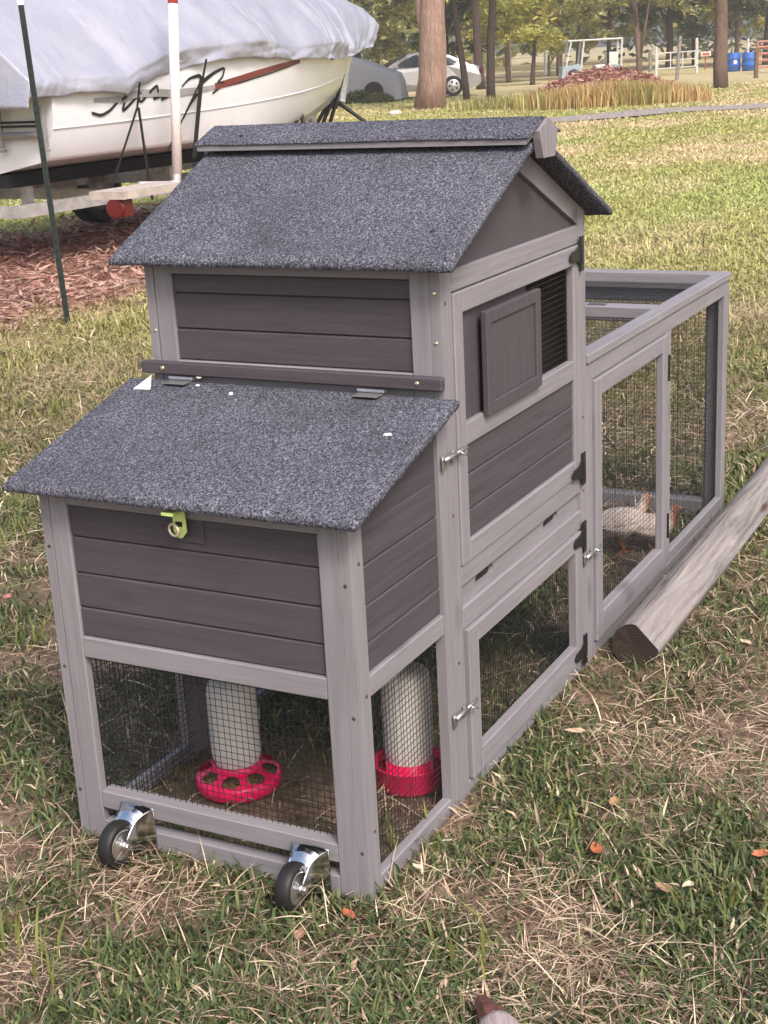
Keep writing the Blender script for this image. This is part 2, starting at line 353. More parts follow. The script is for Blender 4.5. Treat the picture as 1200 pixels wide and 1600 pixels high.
_ga, _gb = gnd(860, 187)[:2], gnd(1200, 164)[:2]; _sl = (_gb[1] - _ga[1]) / (_gb[0] - _ga[0])
def PATH(x): return _ga[1] + _sl * (x - _ga[0])
grow()
def gravel():
    a = np.array([_gb[0] - _ga[0], _gb[1] - _ga[1]]); a /= np.linalg.norm(a); nrm = np.array([-a[1], a[0]]); mb = MB(); A = []; B = []
    for t in np.linspace(-16, 40, 90):
        c = _ga + a * t; wv = .75 + .18 * float(fbm(np.array([t * .8]), np.array([0.]), 3)[0]); off = .25 * math.sin(t * .3)
        for lst, s in ((A, 1), (B, -1)): q = c + nrm * (s * wv + off); lst.append((q[0], q[1], float(gz(np.array([q[0]]), np.array([q[1]]))[0]) + .03))
    mb.quadstrip(A, B); m = Mat('grey_gravel', .95, .2); v = m.coords((1, 1, 1), False); f = m.noise(v, 7, 8, .8)
    m.color(m.ramp(f, [(.3, (.18, .15, .14)), (.55, (.36, .31, .30)), (.7, (.58, .51, .49))])); m.bump(f, .8, .03)
    mb.build('gravel_path', m.m, None, kind='structure', label='narrow grey gravel track across the field', category='path')
gravel()

# ------------------------------------------------------------------ chicken coop
T = .020
coop = empty('chicken_coop', None, (0, 0, 0), label='grey wooden chicken coop with speckled felt roofs, nest box and wire run', category='chicken coop')
def lbox(name, x0, x1, y0, y1, z0, z1, axis, parent=coop, dark=False, b=.0022): return box(name, x0, x1, y0, y1, z0, z1, (dw if dark else lw)[axis], parent, b)
def wire_panel(u0, u1, v0, v1, make, parent, pitch=.0127, r=.00046, name='wire_mesh'):
    """square wire cloth; make(u,v,w) -> xyz"""
    vs = []; fs = []
    def wirebar(a0, a1, fixed, along_u, off):
        n = len(vs)
        for e in (a0, a1):
            for (p, q) in ((-1, -1), (1, -1), (1, 1), (-1, 1)):
                vs.append(make(e, fixed + p * r, off + q * r) if along_u else make(fixed + p * r, e, off + q * r))
        for k in range(4): fs.append((n + k, n + (k + 1) % 4, n + 4 + (k + 1) % 4, n + 4 + k))
    for i in range(int((u1 - u0) / pitch)):
        wirebar(v0, v1, u0 + (i + .5) * pitch + random.gauss(0, .0005), False, random.gauss(0, .0004))
    for i in range(int((v1 - v0) / pitch)):
        wirebar(u0, u1, v0 + (i + .5) * pitch + random.gauss(0, .0005), True, r * 1.6 + random.gauss(0, .0004))
    return link(name, mesh(name, vs, fs), WIRE, parent, kind='stuff')
def screw(p, axis, parent, r=.0035, mat=None):
    ax = [0, 0, 0]; ax[axis] = -1
    MB().lathe([(.0001, .0012), (r * .8, .0012), (r, .0002), (r, -.002)], p, ax, 10).build('screw', mat or SCREW, parent, True)
Z_LID = lambda X: .712 + .268 * (X + .045)           # underside of the nest lid
Z_ROOF = lambda X: 1.083 + .46 * (min(X, 1.509 - X) - .335) - .021     # underside of the main roof
# --- nest box: front
nest = empty('nest_box', coop)
for (a, b) in ((T, T + .040), (W - T - .040, W - T)): lbox('stile', 0, T, a, b, 0, Z_LID(.0) - .002, 2, nest)
fy0, fy1 = T + .040, W - T - .040
lbox('rail', .0005, T, fy0, fy1, .684, .7205, 1, nest); lbox('rail', .0005, T, fy0, fy1, .385, .426, 1, nest)
lbox('rail', .0005, T + .012, fy0, fy1, .069, .106, 1, nest); lbox('rail', .0005, T + .008, fy0, fy1, .001, .042, 1, nest)
zz = [.426, .484, .552, .622, .684]
for a, b in zip(zz, zz[1:]): lbox('board', .007, .018, fy0 - .004, fy1 + .004, a + .0006, b - .0006, 1, nest, True, .003)
wire_panel(fy0 - .01, fy1 + .01, .01, .395, lambda u, v, q: (.0235 + q, u, v), nest)
# --- nest box: sides
zs = [.421, .474, .542, .614, .684]
for side in (0, 1):
    ya, yb = (0, T) if side == 0 else (W - T, W); yo = 1 if side == 0 else -1
    yr0, yr1 = (ya + .008, ya + .018) if side == 0 else (yb - .018, yb - .008); ym = T + .003 if side == 0 else W - T - .003
    for (xa, xb) in ((0.0, .045), (.344, D2 - .0008)):
        MB().prism([(xa, 0), (xb, 0), (xb, Z_LID(xb) - .002), (xa, Z_LID(xa) - .002)], 1, ya, yb).build('stile', lw[2], nest)
    for (z0, z1) in ((.381, .421), (.0, .034)): lbox('rail', .045, .344, ya + .0004, yb, z0, z1, 0, nest)
    for a, b in zip(zs, zs[1:]): lbox('board', .042, .347, yr0, yr1, a + .0006, b - .0006, 0, nest, True, .003)
    MB().prism([(.042, .6846), (.347, .6846), (.347, Z_LID(.347) - .004), (.042, Z_LID(.042) - .004)], 1, yr0, yr1).build('board', dw[0], nest)
    wire_panel(.03, .36, .005, .40, lambda u, v, q, ym=ym: (u, ym + q, v), nest)
    for (zq, dx) in ((.10, .012), (.36, .010), (.60, .012)):
        if side == 0: screw((.030, -.0002, zq + .03), 1, nest); screw((-.0002, .010, zq), 0, nest)
        else: screw((-.0002, W - .010, zq), 0, nest)
lbox('floor', .02, .38, T, W - T, .398, .410, 1, nest, True)
# --- nest lid
def felt_slab(name, x0, x1, y0, y1, ztop, th, parent, jitter=.0016, nx=26, ny=46):
    """sheet of felted board; ztop(x) gives the top surface"""
    U = np.linspace(0, 1, nx); V = np.linspace(0, 1, ny); vs = []; fs = []; rr = .0055
    xs = [x0] + list(x0 + rr + (x1 - x0 - 2 * rr) * U) + [x1]; ys = [y0] + list(y0 + rr + (y1 - y0 - 2 * rr) * V) + [y1]
    n, m = len(xs), len(ys)
    for side in (1, 0):
        for i, X in enumerate(xs):
            for j, Y in enumerate(ys):
                edge = i in (0, n - 1) or j in (0, m - 1); nz = mnoise.noise(Vector((X * 90, Y * 90, side * 5.0))) * jitter
                lowf = mnoise.noise(Vector((X * 7, Y * 7, 3.3))) * .0014
                z = ztop(X) + lowf + (nz if side else -th + nz) + ((-.005 if side else .003) if edge else 0)
                ex = mnoise.noise(Vector((X * 130, Y * 130, 9 + side))) * .002 if edge else 0
                vs.append((X + (ex if i in (0, n - 1) else 0), Y + (ex if j in (0, m - 1) else 0), z))
    off = n * m
    for i in range(n - 1):
        for j in range(m - 1):
            q = (i * m + j, i * m + j + 1, (i + 1) * m + j + 1, (i + 1) * m + j); fs.append(q); fs.append(tuple(k + off for k in reversed(q)))
    ring = [(i, 0) for i in range(n)] + [(n - 1, j) for j in range(1, m)] + [(i, m - 1) for i in range(n - 2, -1, -1)] + [(0, j) for j in range(m - 2, 0, -1)]
    for a, b in zip(ring, ring[1:] + ring[:1]):
        A, B = a[0] * m + a[1], b[0] * m + b[1]; fs.append((A, B, B + off, A + off))
    me = mesh(name, vs, fs, True); fix_normals(me); return link(name, me, FELT, parent)
lid = felt_slab('lid', -.047, .356, -.042, .686, lambda X: .731 + .268 * (X + .045), .0185, coop)
lid['label'] = 'sloping felt-covered nest box lid'
for yh in (.135, .56):        # butterfly hinges of the lid
    h = MB(); h.box(.352, .3625, yh - .028, yh + .028, .8395, .8415, .0005); h.tube([(.353, yh - .028, .8425), (.353, yh + .028, .8425)], .0035, 8)
    h.box(.325, .353, yh - .026, yh + .026, .8365, .8385, .0004); h.build('hinge', STEEL, lid)
hs = MB(); yc = .327          # hasp and ring on the lid front
hs.prism([(yc - .0125, .703), (yc + .0105, .703), (yc + .0105, .697), (yc + .0135, .690), (yc + .0135, .664), (yc + .005, .652), (yc - .003, .652), (yc - .0135, .664), (yc - .0135, .690), (yc - .0125, .697)], 0, -.0100, -.0075)
hs.prism([(yc - .0125, .703), (yc + .0105, .703), (yc + .0105, .708), (yc - .0125, .708)], 0, -.045, -.0075); hs.build('hasp', plain('lime_tinted_steel', (.60, .78, .26), .35, .5, .25, .15), lid)
box('hasp_slot', -.0106, -.0099, yc - .006, yc + .008, .673, .682, BLACK, lid, .0002)
ringm = MB(); ring_pts = [(-.014 + .004 * math.cos(a), yc + .010 + .0125 * math.cos(a), .667 + .0105 * math.sin(a)) for a in np.linspace(0, 2 * math.pi, 25)]
ringm.tube(ring_pts, .0026, 8, False); ringm.build('ring', plain('worn_brass', (.85, .70, .56), .3, .5, .5), lid, True)
lbox('latch_plate', .0035, .0068, .288, .338, .640, .684, 1, lid, True, .001)
# --- main house: near and far sides
house = empty('hen_house', coop)
for side in (0, 1):
    ya, yb = (0, T) if side == 0 else (W - T, W)
    for (xa, xb) in ((D2, .426), (1.085, D4)):
        MB().prism([(xa, 0), (xb, 0), (xb, Z_ROOF(xb) - .002), (xa, Z_ROOF(xa) - .002)], 1, ya, yb).build('post', lw[2], house)
    lbox('rail', .426, 1.085, ya, yb, 1.0145, 1.054, 0, house)
    lbox('rail', .426, 1.085, ya + .001, yb, 0, .030, 0, house)
    lbox('rail', .426, 1.085, ya, yb, .447, .487, 0, house); lbox('rail', .426, 1.085, ya, yb, .358, .403, 0, house)
    xm = .7545
    for sgn in (-1, 1):       # raking gable boards
        xe = xm + sgn * (xm - .426); p = [(xm, Z_ROOF(xm) - .002), (xe, Z_ROOF(xe) - .002), (xe, max(Z_ROOF(xe) - .046, 1.0545)), (xm, Z_ROOF(xm) - .052)]
        MB().prism(p, 1, ya + .001, yb).build('gable_board', lw[0], house)
    yp = (ya + .010, ya + .016) if side == 0 else (yb - .016, yb - .010)
    MB().prism([(.426, 1.05), (1.083, 1.05), (1.083, 1.07), (xm, 1.225), (.426, 1.07)], 1, *yp).build('gable_panel', PANEL, house)
    if side == 1:
        for k in range(7): lbox('board', .426, 1.085, W - .018, W - .008, .488 + k * .075, .488 + k * .075 + .0742, 0, house, True)
    if side == 1: wire_panel(.42, 1.09, .01, .37, lambda u, v, q: (u, W - T - .004 + q, v), house)
# end wall above the nest lid
lbox('stile', D2, D2 + T, T + .0004, .0615, .80, Z_ROOF(D2 + T) - .004, 2, house); lbox('stile', D2, D2 + T, W - .0615, W - T - .0004, .80, Z_ROOF(D2 + T) - .004, 2, house)
lbox('rail', D2 + .0005, D2 + T, .0615, W - .0615, 1.044, Z_ROOF(D2) - .003, 1, house); lbox('rail', D2 + .0005, D2 + T, .0615, W - .0615, .805, .872, 1, house)
for a, b in ((.872, .9345), (.9345, 1.005), (1.005, 1.044)): lbox('board', D2 + .007, D2 + .017, .058, W - .058, a + .0006, b - .0006, 1, house, True, .003)
st = lbox('hinge_strip', .3625, D2 - .0006, -.004, .662, .846, .8705, 1, house, True)
for yy in (.045, .61): screw((.362, yy, .8585), 0, house, .005, BRASS)
for (yy, z) in ((.012, 1.02), (W - .012, .93), (.012, .93)): screw((D2 - .0002, yy, z), 0, house, .0042, BRASS)
for (xx, z) in ((.40, 1.0), (.40, .60), (.40, .30), (1.105, .62), (1.105, .445)): screw((xx, -.0002, z), 1, house)
# end wall towards the run
for k in range(8): lbox('board', D4 - .018, D4 - .006, T, W - T, .41 + k * .082, .41 + k * .082 + .0812, 1, house, True)
lbox('floor', D2 + .005, D4 - .02, T + .0012, W - T - .0012, .405, .413, 0, house, True)
# droppings tray with hand slots
def tray():
    def stad(xa, xb, z0, z1, n=7):
        r = (z1 - z0) / 2; zc = (z0 + z1) / 2
        return [Vector((xb - r + r * math.cos(a), zc + r * math.sin(a), 0)) for a in np.linspace(-math.pi / 2, math.pi / 2, n)] + [Vector((xa + r + r * math.cos(a), zc + r * math.sin(a), 0)) for a in np.linspace(math.pi / 2, 3 * math.pi / 2, n)]
    loops = [[Vector((.4265, .4036, 0)), Vector((1.0845, .4036, 0)), Vector((1.0845, .4464, 0)), Vector((.4265, .4464, 0))], list(reversed(stad(.508, .597, .419, .440))), list(reversed(stad(.872, .960, .419, .440)))]
    tri = tessellate_polygon(loops); flat = [p for l in loops for p in l]; n = len(flat)
    vs = [(p.x, .009, p.y) for p in flat] + [(p.x, .019, p.y) for p in flat]; fs = [t for t in tri] + [tuple(i + n for i in t) for t in tri]; o = 0
    for l in loops:
        for i in range(len(l)): a, b = o + i, o + (i + 1) % len(l); fs.append((a, b, b + n, a + n))
        o += len(l)
    m = MB(); m.add(vs, fs); t = m.build('tray', lw[0], house)
    for (a, b) in ((.50, .605), (.865, .968)): box('slot_dark_plate', a, b, .0193, .0215, .415, .445, BLACK, t)  # added black plates stand for the shade inside the hand slots
tray()
# --- doors of the house
def hinge(zc, parent, x=1.084, flip=1):
    h = MB(); h.box(x - .009, x + .011, -.0105, -.0065, zc - .038, zc + .038, .0008)
    h.tube([(x - .010, -.0105, zc - .020), (x - .010, -.0105, zc + .020)], .0045, 8)
    h.prism([(x - .011, zc - .022), (x - .011, zc + .022), (x - .030, zc + .013), (x - .060, zc + .011), (x - .071, zc + .004), (x - .071, zc - .004), (x - .060, zc - .011), (x - .030, zc - .013)], 1, -.0118, -.0085); h.build('hinge', BLACK, parent)
def bolt(x0, z, parent, y=-.0045):
    m = MB(); m.box(x0, x0 + .012, y - .0022, y, z - .020, z + .008, .0004); m.box(x0 + .046, x0 + .055, y - .0022, y, z - .016, z + .008, .0004)
    m.tube([(x0 + .001, y - .006, z + .002), (x0 + .052, y - .006, z + .002)], .0048, 10); m.tube([(x0 + .052, y - .006, z + .002), (x0 + .100, y - .006, z + .002)], .0032, 10)
    m.tube([(x0 + .066, y - .006, z + .002), (x0 + .068, y - .013, z - .002), (x0 + .082, y - .014, z - .008)], .0022, 8); m.build('bolt_latch', STEEL, parent, True)
ud = empty('door', coop); ud['label'] = 'upper door with sliding window panel'
ya, yb = -.004, T - .004
for (a, b) in ((.4285, .467), (1.045, 1.0825)): lbox('stile', a, b, ya, yb, .489, 1.0125, 2, ud)
for (a, b) in ((.9715, 1.0125), (.719, .7625), (.489, .5305)): lbox('rail', .467, 1.045, ya + .0004, yb, a, b, 0, ud)
for a, b in ((.5305, .5865), (.5865, .658), (.658, .719)): lbox('board', .464, 1.048, .003, .013, a + .0006, b - .0006, 0, ud, True, .003)
lbox('window_panel', .463, .80, .008, .013, .760, .974, 2, ud, True, .001)
wire_panel(.69, 1.05, .76, .975, lambda u, v, q: (u, .010 + q, v), ud)
sp = MB(); X0, X1, Z0, Z1, f = .545, .822, .757, .960, .026
sp.box(X0, X0 + f, -.0165, -.003, Z0, Z1, .002).box(X1 - f, X1, -.0165, -.003, Z0, Z1, .002).box(X0 + f, X1 - f, -.0163, -.003, Z1 - f, Z1, .002).box(X0 + f, X1 - f, -.0163, -.003, Z0, Z0 + f, .002).box(X0 + f, X1 - f, -.011, -.004, Z0 + f, Z1 - f, .001)
sp.build('sliding_panel', wood('dark_slider_wood', DG, 2, .07, False), ud)
hinge(.993, ud); hinge(.504, ud); bolt(.350, .7195, ud)
ld = empty('door', coop); ld['label'] = 'lower wire mesh door'
ya, yb = -.008, T - .006
for (a, b) in ((.4345, .481), (1.031, 1.072)): lbox('stile', a, b, ya, yb, .0335, .3565, 2, ld)
for (a, b) in ((.316, .3565), (.0335, .083)): lbox('rail', .481, 1.031, ya + .0004, yb, a, b, 0, ld)
wire_panel(.475, 1.036, .078, .322, lambda u, v, q: (u, .015 + q, v), ld)
hinge(.339, ld); hinge(.056, ld); bolt(.356, .199, ld)
# --- main roof
for sgn in (0, 1):
    if sgn == 0: felt_slab('roof_panel', .333, .7545, -.048, .692, lambda X: 1.083 + .46 * (X - .335), .019, coop)
    else: felt_slab('roof_panel', .7546, 1.176, -.048, .692, lambda X: 1.083 + .46 * (1.509 - X - .335), .019, coop)
nails = [(.40, .14), (.42, .58), (.40, .05)]
for (xn, yn) in ((.425, .030), (.425, .60)):
    MB().lathe([(.0001, .0035), (.004, .003), (.0045, 0)], (xn, yn, 1.083 + .46 * (xn - .335) - .001), (-.42, 0, .9), 10).build('nail', BLACK, coop, True)
cap = empty('ridge_cap', coop)
zc_ = lambda X, h: h - .40 * abs(X - .7545)
for sgn in (-1, 1):
    xa, xb = sorted((.7545, .7545 + sgn * .083))
    felt_slab('felt_strip', xa + (.0002 if sgn > 0 else 0), xb, -.058, .702, lambda X: zc_(X, 1.3045), .005, cap, .0008, 6, 60)
    xo = .7545 + sgn * .080; xi = .7545 + sgn * .062
    MB().prism([(.7545, 1.299), (xo, zc_(xo, 1.299)), (xo, zc_(xo, 1.299) - .012), (.7545, 1.287)], 1, -.052, .697).build('trim_board', lw[1], cap)
for (ya, yb) in ((-.066, -.0505), (.6935, .708)):
    MB().prism([(.7545, 1.2985), (.7545 + .048, 1.277), (.7545 + .044, 1.262), (.7545 + .030, 1.226), (.7545 - .030, 1.226), (.7545 - .044, 1.262), (.7545 - .048, 1.277)], 1, ya, yb).build('end_block', lw[2], cap)
MB().lathe([(.0001, .003), (.004, .0025), (.0045, 0)], (.70, .60, zc_(.70, 1.3045)), (-.37, 0, .93), 10).build('nail', BLACK, cap, True)
# --- wire run
run = empty('wire_run', coop)
rx0, rx1 = D4 + .002, D5
for side in (0, 1):
    ya, yb = (0, T) if side == 0 else (W - T, W)
    lbox('post', rx0, 1.170, ya, yb, 0, .735, 2, run); lbox('rail', 1.170, rx1 - .0005, ya - (.0006 if side == 0 else 0), yb, .6925, .735, 0, run)
    lbox('rail', 1.170, rx1 - .042, ya, yb, 0, .037, 0, run); lbox('post', 1.7395, 1.789, ya, yb, .037, .6925, 2, run)
    lbox('rail', 1.789, rx1 - .042, ya, yb, .037, .067, 0, run); lbox('post', rx1 - .042, rx1, ya, yb, 0, .6925, 2, run)
    wire_panel(1.78, rx1 - .03, .03, .70, lambda u, v, q, y0=(T + .003 if side == 0 else W - T - .003): (u, y0 + q, v), run)
    lbox('top_beam', rx0, rx1 + .012, (-.006 if side == 0 else W - .036), (.036 if side == 0 else W + .006), .7365, .758, 0, run)
    if side == 1: wire_panel(1.16, 1.75, .03, .70, lambda u, v, q: (u, W - T - .003 + q, v), run)
lbox('top_beam', rx1 - .045, rx1 + .012, .0365, W - .0365, .709, .7576, 1, run); lbox('top_beam', 1.742, 1.797, .0365, W - .0365, .719, .7576, 1, run)
lbox('top_beam', rx0, rx0 + .03, .0365, W - .0365, .72, .7572, 1, run)
for k in (0, 1):
    xa, xb = ((rx0 + .02, 1.75), (1.79, rx1 - .03))[k]; wire_panel(xa, xb, .03, W - .03, lambda u, v, q: (u, v, .729 + q), run)
lbox('hinge_leaf', 1.755, 1.783, .175, .225, .7578, .7588, 1, run, True, .0002)
for (a, b) in ((T + .0005, .062), (W - .062, W - T - .0005)): lbox('stile', rx1 - T, rx1, a, b, 0, .7085, 2, run)
lbox('rail', rx1 - T - .03, rx1 - .001, .062, W - .062, 0, .050, 1, run); lbox('rail', rx1 - T, rx1 - .001, .062, W - .062, .665, .708, 1, run)
wire_panel(.05, W - .05, .03, .68, lambda u, v, q: (rx1 - T - .004 + q, u, v), run)
hd = MB(); hd.prism([(-.001, .715), (.010, .722), (.018, .700), (.018, .62), (.006, .56), (-.001, .54)], 1, .002, .030)
hd.v = [(x + rx1 + .0015, y, z) for (x, y, z) in hd.v]; hd.build('handle', lw[2], run)
rd = empty('door', coop); rd['label'] = 'wire mesh door of the run'
ya, yb = -.008, T - .007
for (a, b) in ((1.1725, 1.2145), (1.6965, 1.7385)): lbox('stile', a, b, ya, yb, .0405, .6905, 2, rd)
for (a, b) in ((.6485, .6905), (.0405, .105)): lbox('rail', 1.2145, 1.6965, ya + .0004, yb + .008, a, b, 0, rd)
wire_panel(1.205, 1.705, .10, .655, lambda u, v, q: (u, .0155 + q, v), rd)
for z in (.60, .16):
    h = MB(); h.tube([(1.7392, -.010, z - .035), (1.7392, -.010, z + .035)], .004, 8); h.box(1.7398, 1.752, -.0022, -.0008, z - .033, z + .033, .0003); h.build('hinge', BLACK, rd)
bolt(1.092, .282, rd)
# --- casters
def caster(yc, tilt):
    c = empty('caster', coop); hx, hz, R = -.070, .0475, .045
    hub = Vector((hx, yc, hz)); ax = Vector((-math.sin(tilt), math.cos(tilt), 0)).normalized()
    pl = MB(); pl.box(-.0035, -.0006, yc - .038, yc + .038, -.004, .094, .0006)
    n = 9; T_ = np.linspace(0, 1, n)                      # hood: wide at the plate, narrow at the hub
    hw_ = lambda t: .037 - .0165 * min(1, t / .55) ** .8
    up_ = [(-.0036 + (hx + .0036) * t, .092 - .004 * t - .034 * t ** 2.2) for t in T_]; lo_ = [(-.0036 + (hx + .0036) * t, .001 + .037 * t ** .8) for t in T_]
    for s in (-1, 1):
        for q in (0, .0016): pl.quadstrip([(x, yc + s * (hw_(t) - q), z) for t, (x, z) in zip(T_, up_)], [(x, yc + s * (hw_(t) - q), z) for t, (x, z) in zip(T_, lo_)])
        pl.tube([(x, yc + s * hw_(t), z) for t, (x, z) in zip(T_, up_)], .0016, 6); pl.tube([(x, yc + s * hw_(t), z) for t, (x, z) in zip(T_, lo_)], .0012, 6)
        pl.lathe([(.0001, .0012), (.0115, .0012), (.0115, -.0012), (.0001, -.0012)], (hx, yc + s * .0205, hz), (0, s, 0), 18)
    rows = []
    for t, (x, z) in list(zip(T_, up_))[:7]: rows.append([(x, yc + u * hw_(t), z + .010 * (1 - u * u) * math.sin(math.pi * min(1, .25 + t))) for u in np.linspace(-1, 1, 9)])
    for r0, r1 in zip(rows, rows[1:]): pl.quadstrip(r0, r1)
    pl.build('bracket', CHROME, c, True)
    for (dy, z) in ((-.030, .084), (.030, .084), (-.030, .012), (.030, .012)):
        MB().lathe([(.0001, .005), (.0042, .005), (.0055, .002), (.0055, 0)], (-.0036, yc + dy, z), (-1, 0, 0), 8).build('bolt', STEEL, c, True)
    ty = MB(); ty.lathe([(.029, -.0115), (.038, -.0150), (.0425, -.013), (.045, -.006), (.0453, 0), (.045, .006), (.0425, .013), (.038, .0150), (.029, .0115)], hub, ax, 44, True); ty.build('tyre', RUBBER, c, True)
    ri = MB(); ri.lathe([(.0001, -.0165), (.006, -.0165), (.0075, -.014), (.011, -.012), (.018, -.0085), (.024, -.0095), (.0295, -.0128), (.0295, .0128), (.024, .0095), (.018, .0085), (.011, .012), (.0075, .014), (.006, .0165), (.0001, .0165)], hub, ax, 36); ri.build('rim', STEEL, c, True)
    ab = MB(); ab.tube([hub - ax * .027, hub + ax * .027], .0035, 10); ab.lathe([(.0001, .028), (.0065, .028), (.0065, .022), (.0001, .022)], hub, -ax, 6); ab.build('axle_bolt', STEEL, c)
caster(.115, .05); caster(.497, -.04)

# ------------------------------------------------------------------ feeders
def jarmat():
    m = Mat('milky_plastic', .35, .5); m.color((.74, .70, .66)); m.b.inputs['Subsurface Weight'].default_value = .25; m.b.inputs['Subsurface Radius'].default_value = (.01, .01, .01); return m.m
JAR = jarmat()
def redmat():
    m = Mat('red_plastic', .25, .5); f = m.noise(m.coords(), 20, 3); m.color(m.ramp(f, [(.3, (.84, .012, .11)), (.7, (.92, .022, .15))])); m.b.inputs['Subsurface Weight'].default_value = .15; m.b.inputs['Subsurface Radius'].default_value = (.012, .002, .003); return m.m
RED = redmat()
def feeder(x, y, kind):
    g = float(gz(np.array([x]), np.array([y]))[0]) + .001
    lab = 'red round chick feeder with holes and white jar, inside the nest end' if kind == 'feed' else 'red trough drinker with white jar beside the feeder'
    t = empty('chick_feeder' if kind == 'feed' else 'chick_drinker', None, (x, y, g), label=lab, category='feeder' if kind == 'feed' else 'drinker')
    if kind == 'feed':
        R = .089; mb = MB(); mb.lathe([(.050, .003), (R - .008, .003), (R, .010), (R, .030), (R - .003, .034)], (0, 0, 0), (0, 0, 1), 64)
        # cover with eight feeding holes: sectors of quads, open where a hole is
        n = 96; radii = [R - .003, .0815, .076, .068, .060, .0535, .050]; hz = [.034, .038, .0405, .044, .047, .049, .050]; vs = []; fs = []
        for r_, h_ in zip(radii, hz):
            for k in range(n): a = 2 * math.pi * k / n; vs.append((r_ * math.cos(a), r_ * math.sin(a), h_))
        for i in range(len(radii) - 1):
            for k in range(n):
                inhole = 1 <= i <= 4 and (k % 12) in ((2, 3, 4, 5, 6, 7, 8, 9) if i in (2, 3) else (3, 4, 5, 6, 7, 8))
                if not inhole: fs.append((i * n + k, i * n + (k + 1) % n, (i + 1) * n + (k + 1) % n, (i + 1) * n + k))
        mb.add(vs, fs); mb.lathe([(.052, .049), (.0525, .064), (.0495, .064), (.049, .045)], (0, 0, 0), (0, 0, 1), 48); mb.build('tray', RED, t, True)
        fm = Mat('crumbled_feed', .9); f = fm.noise(fm.coords(), 180, 4); fm.color(fm.ramp(f, [(.35, (.12, .07, .03)), (.6, (.50, .36, .16)), (.75, (.72, .6, .36))])); fm.bump(f, 1, .006)
        MB().lathe([(.0001, .028), (.05, .027), (.084, .021)], (0, 0, 0), (0, 0, 1), 40).build('feed', fm.m, t)
        prof = [(.044, .050), (.0475, .066), (.0505, .078), (.0515, .09), (.0515, .215), (.048, .235), (.030, .245), (.0001, .247)]
    else:
        R = .073; mb = MB(); mb.lathe([(.0001, .003), (R - .006, .003), (R, .010), (R + .001, .052), (R + .004, .055), (R + .001, .056), (R - .003, .052), (R - .004, .020), (.050, .016), (.0485, .060), (.046, .060), (.046, .016)], (0, 0, 0), (0, 0, 1), 56)
        for k in range(4):
            a = k * math.pi / 2 + .55; mb.tube([(.048 * math.cos(a), .048 * math.sin(a), .045), ((R - .002) * math.cos(a), (R - .002) * math.sin(a), .048)], .003, 6)
        mb.build('tray', RED, t, True)
        wm = Mat('water', .05, .6); wm.color((.25, .03, .04)); MB().lathe([(.049, .034), (R - .004, .034)], (0, 0, 0), (0, 0, 1), 40).build('water', wm.m, t)
        prof = [(.044, .018), (.0455, .06), (.0515, .085), (.0515, .228), (.049, .246), (.040, .256), (.0001, .259)]
    j = MB().lathe(prof, (0, 0, 0), (0, 0, 1), 48).build('jar', JAR, t, True)
    MB().box(-.012, .012, -.0535, -.051, .15, .175, .0005).build('emblem', plain('grey_print', (.33, .31, .30), .5), j)
    t.rotation_euler.z = .75; return t
feeder(.288, .462, 'feed'); feeder(.432, .136, 'drink')

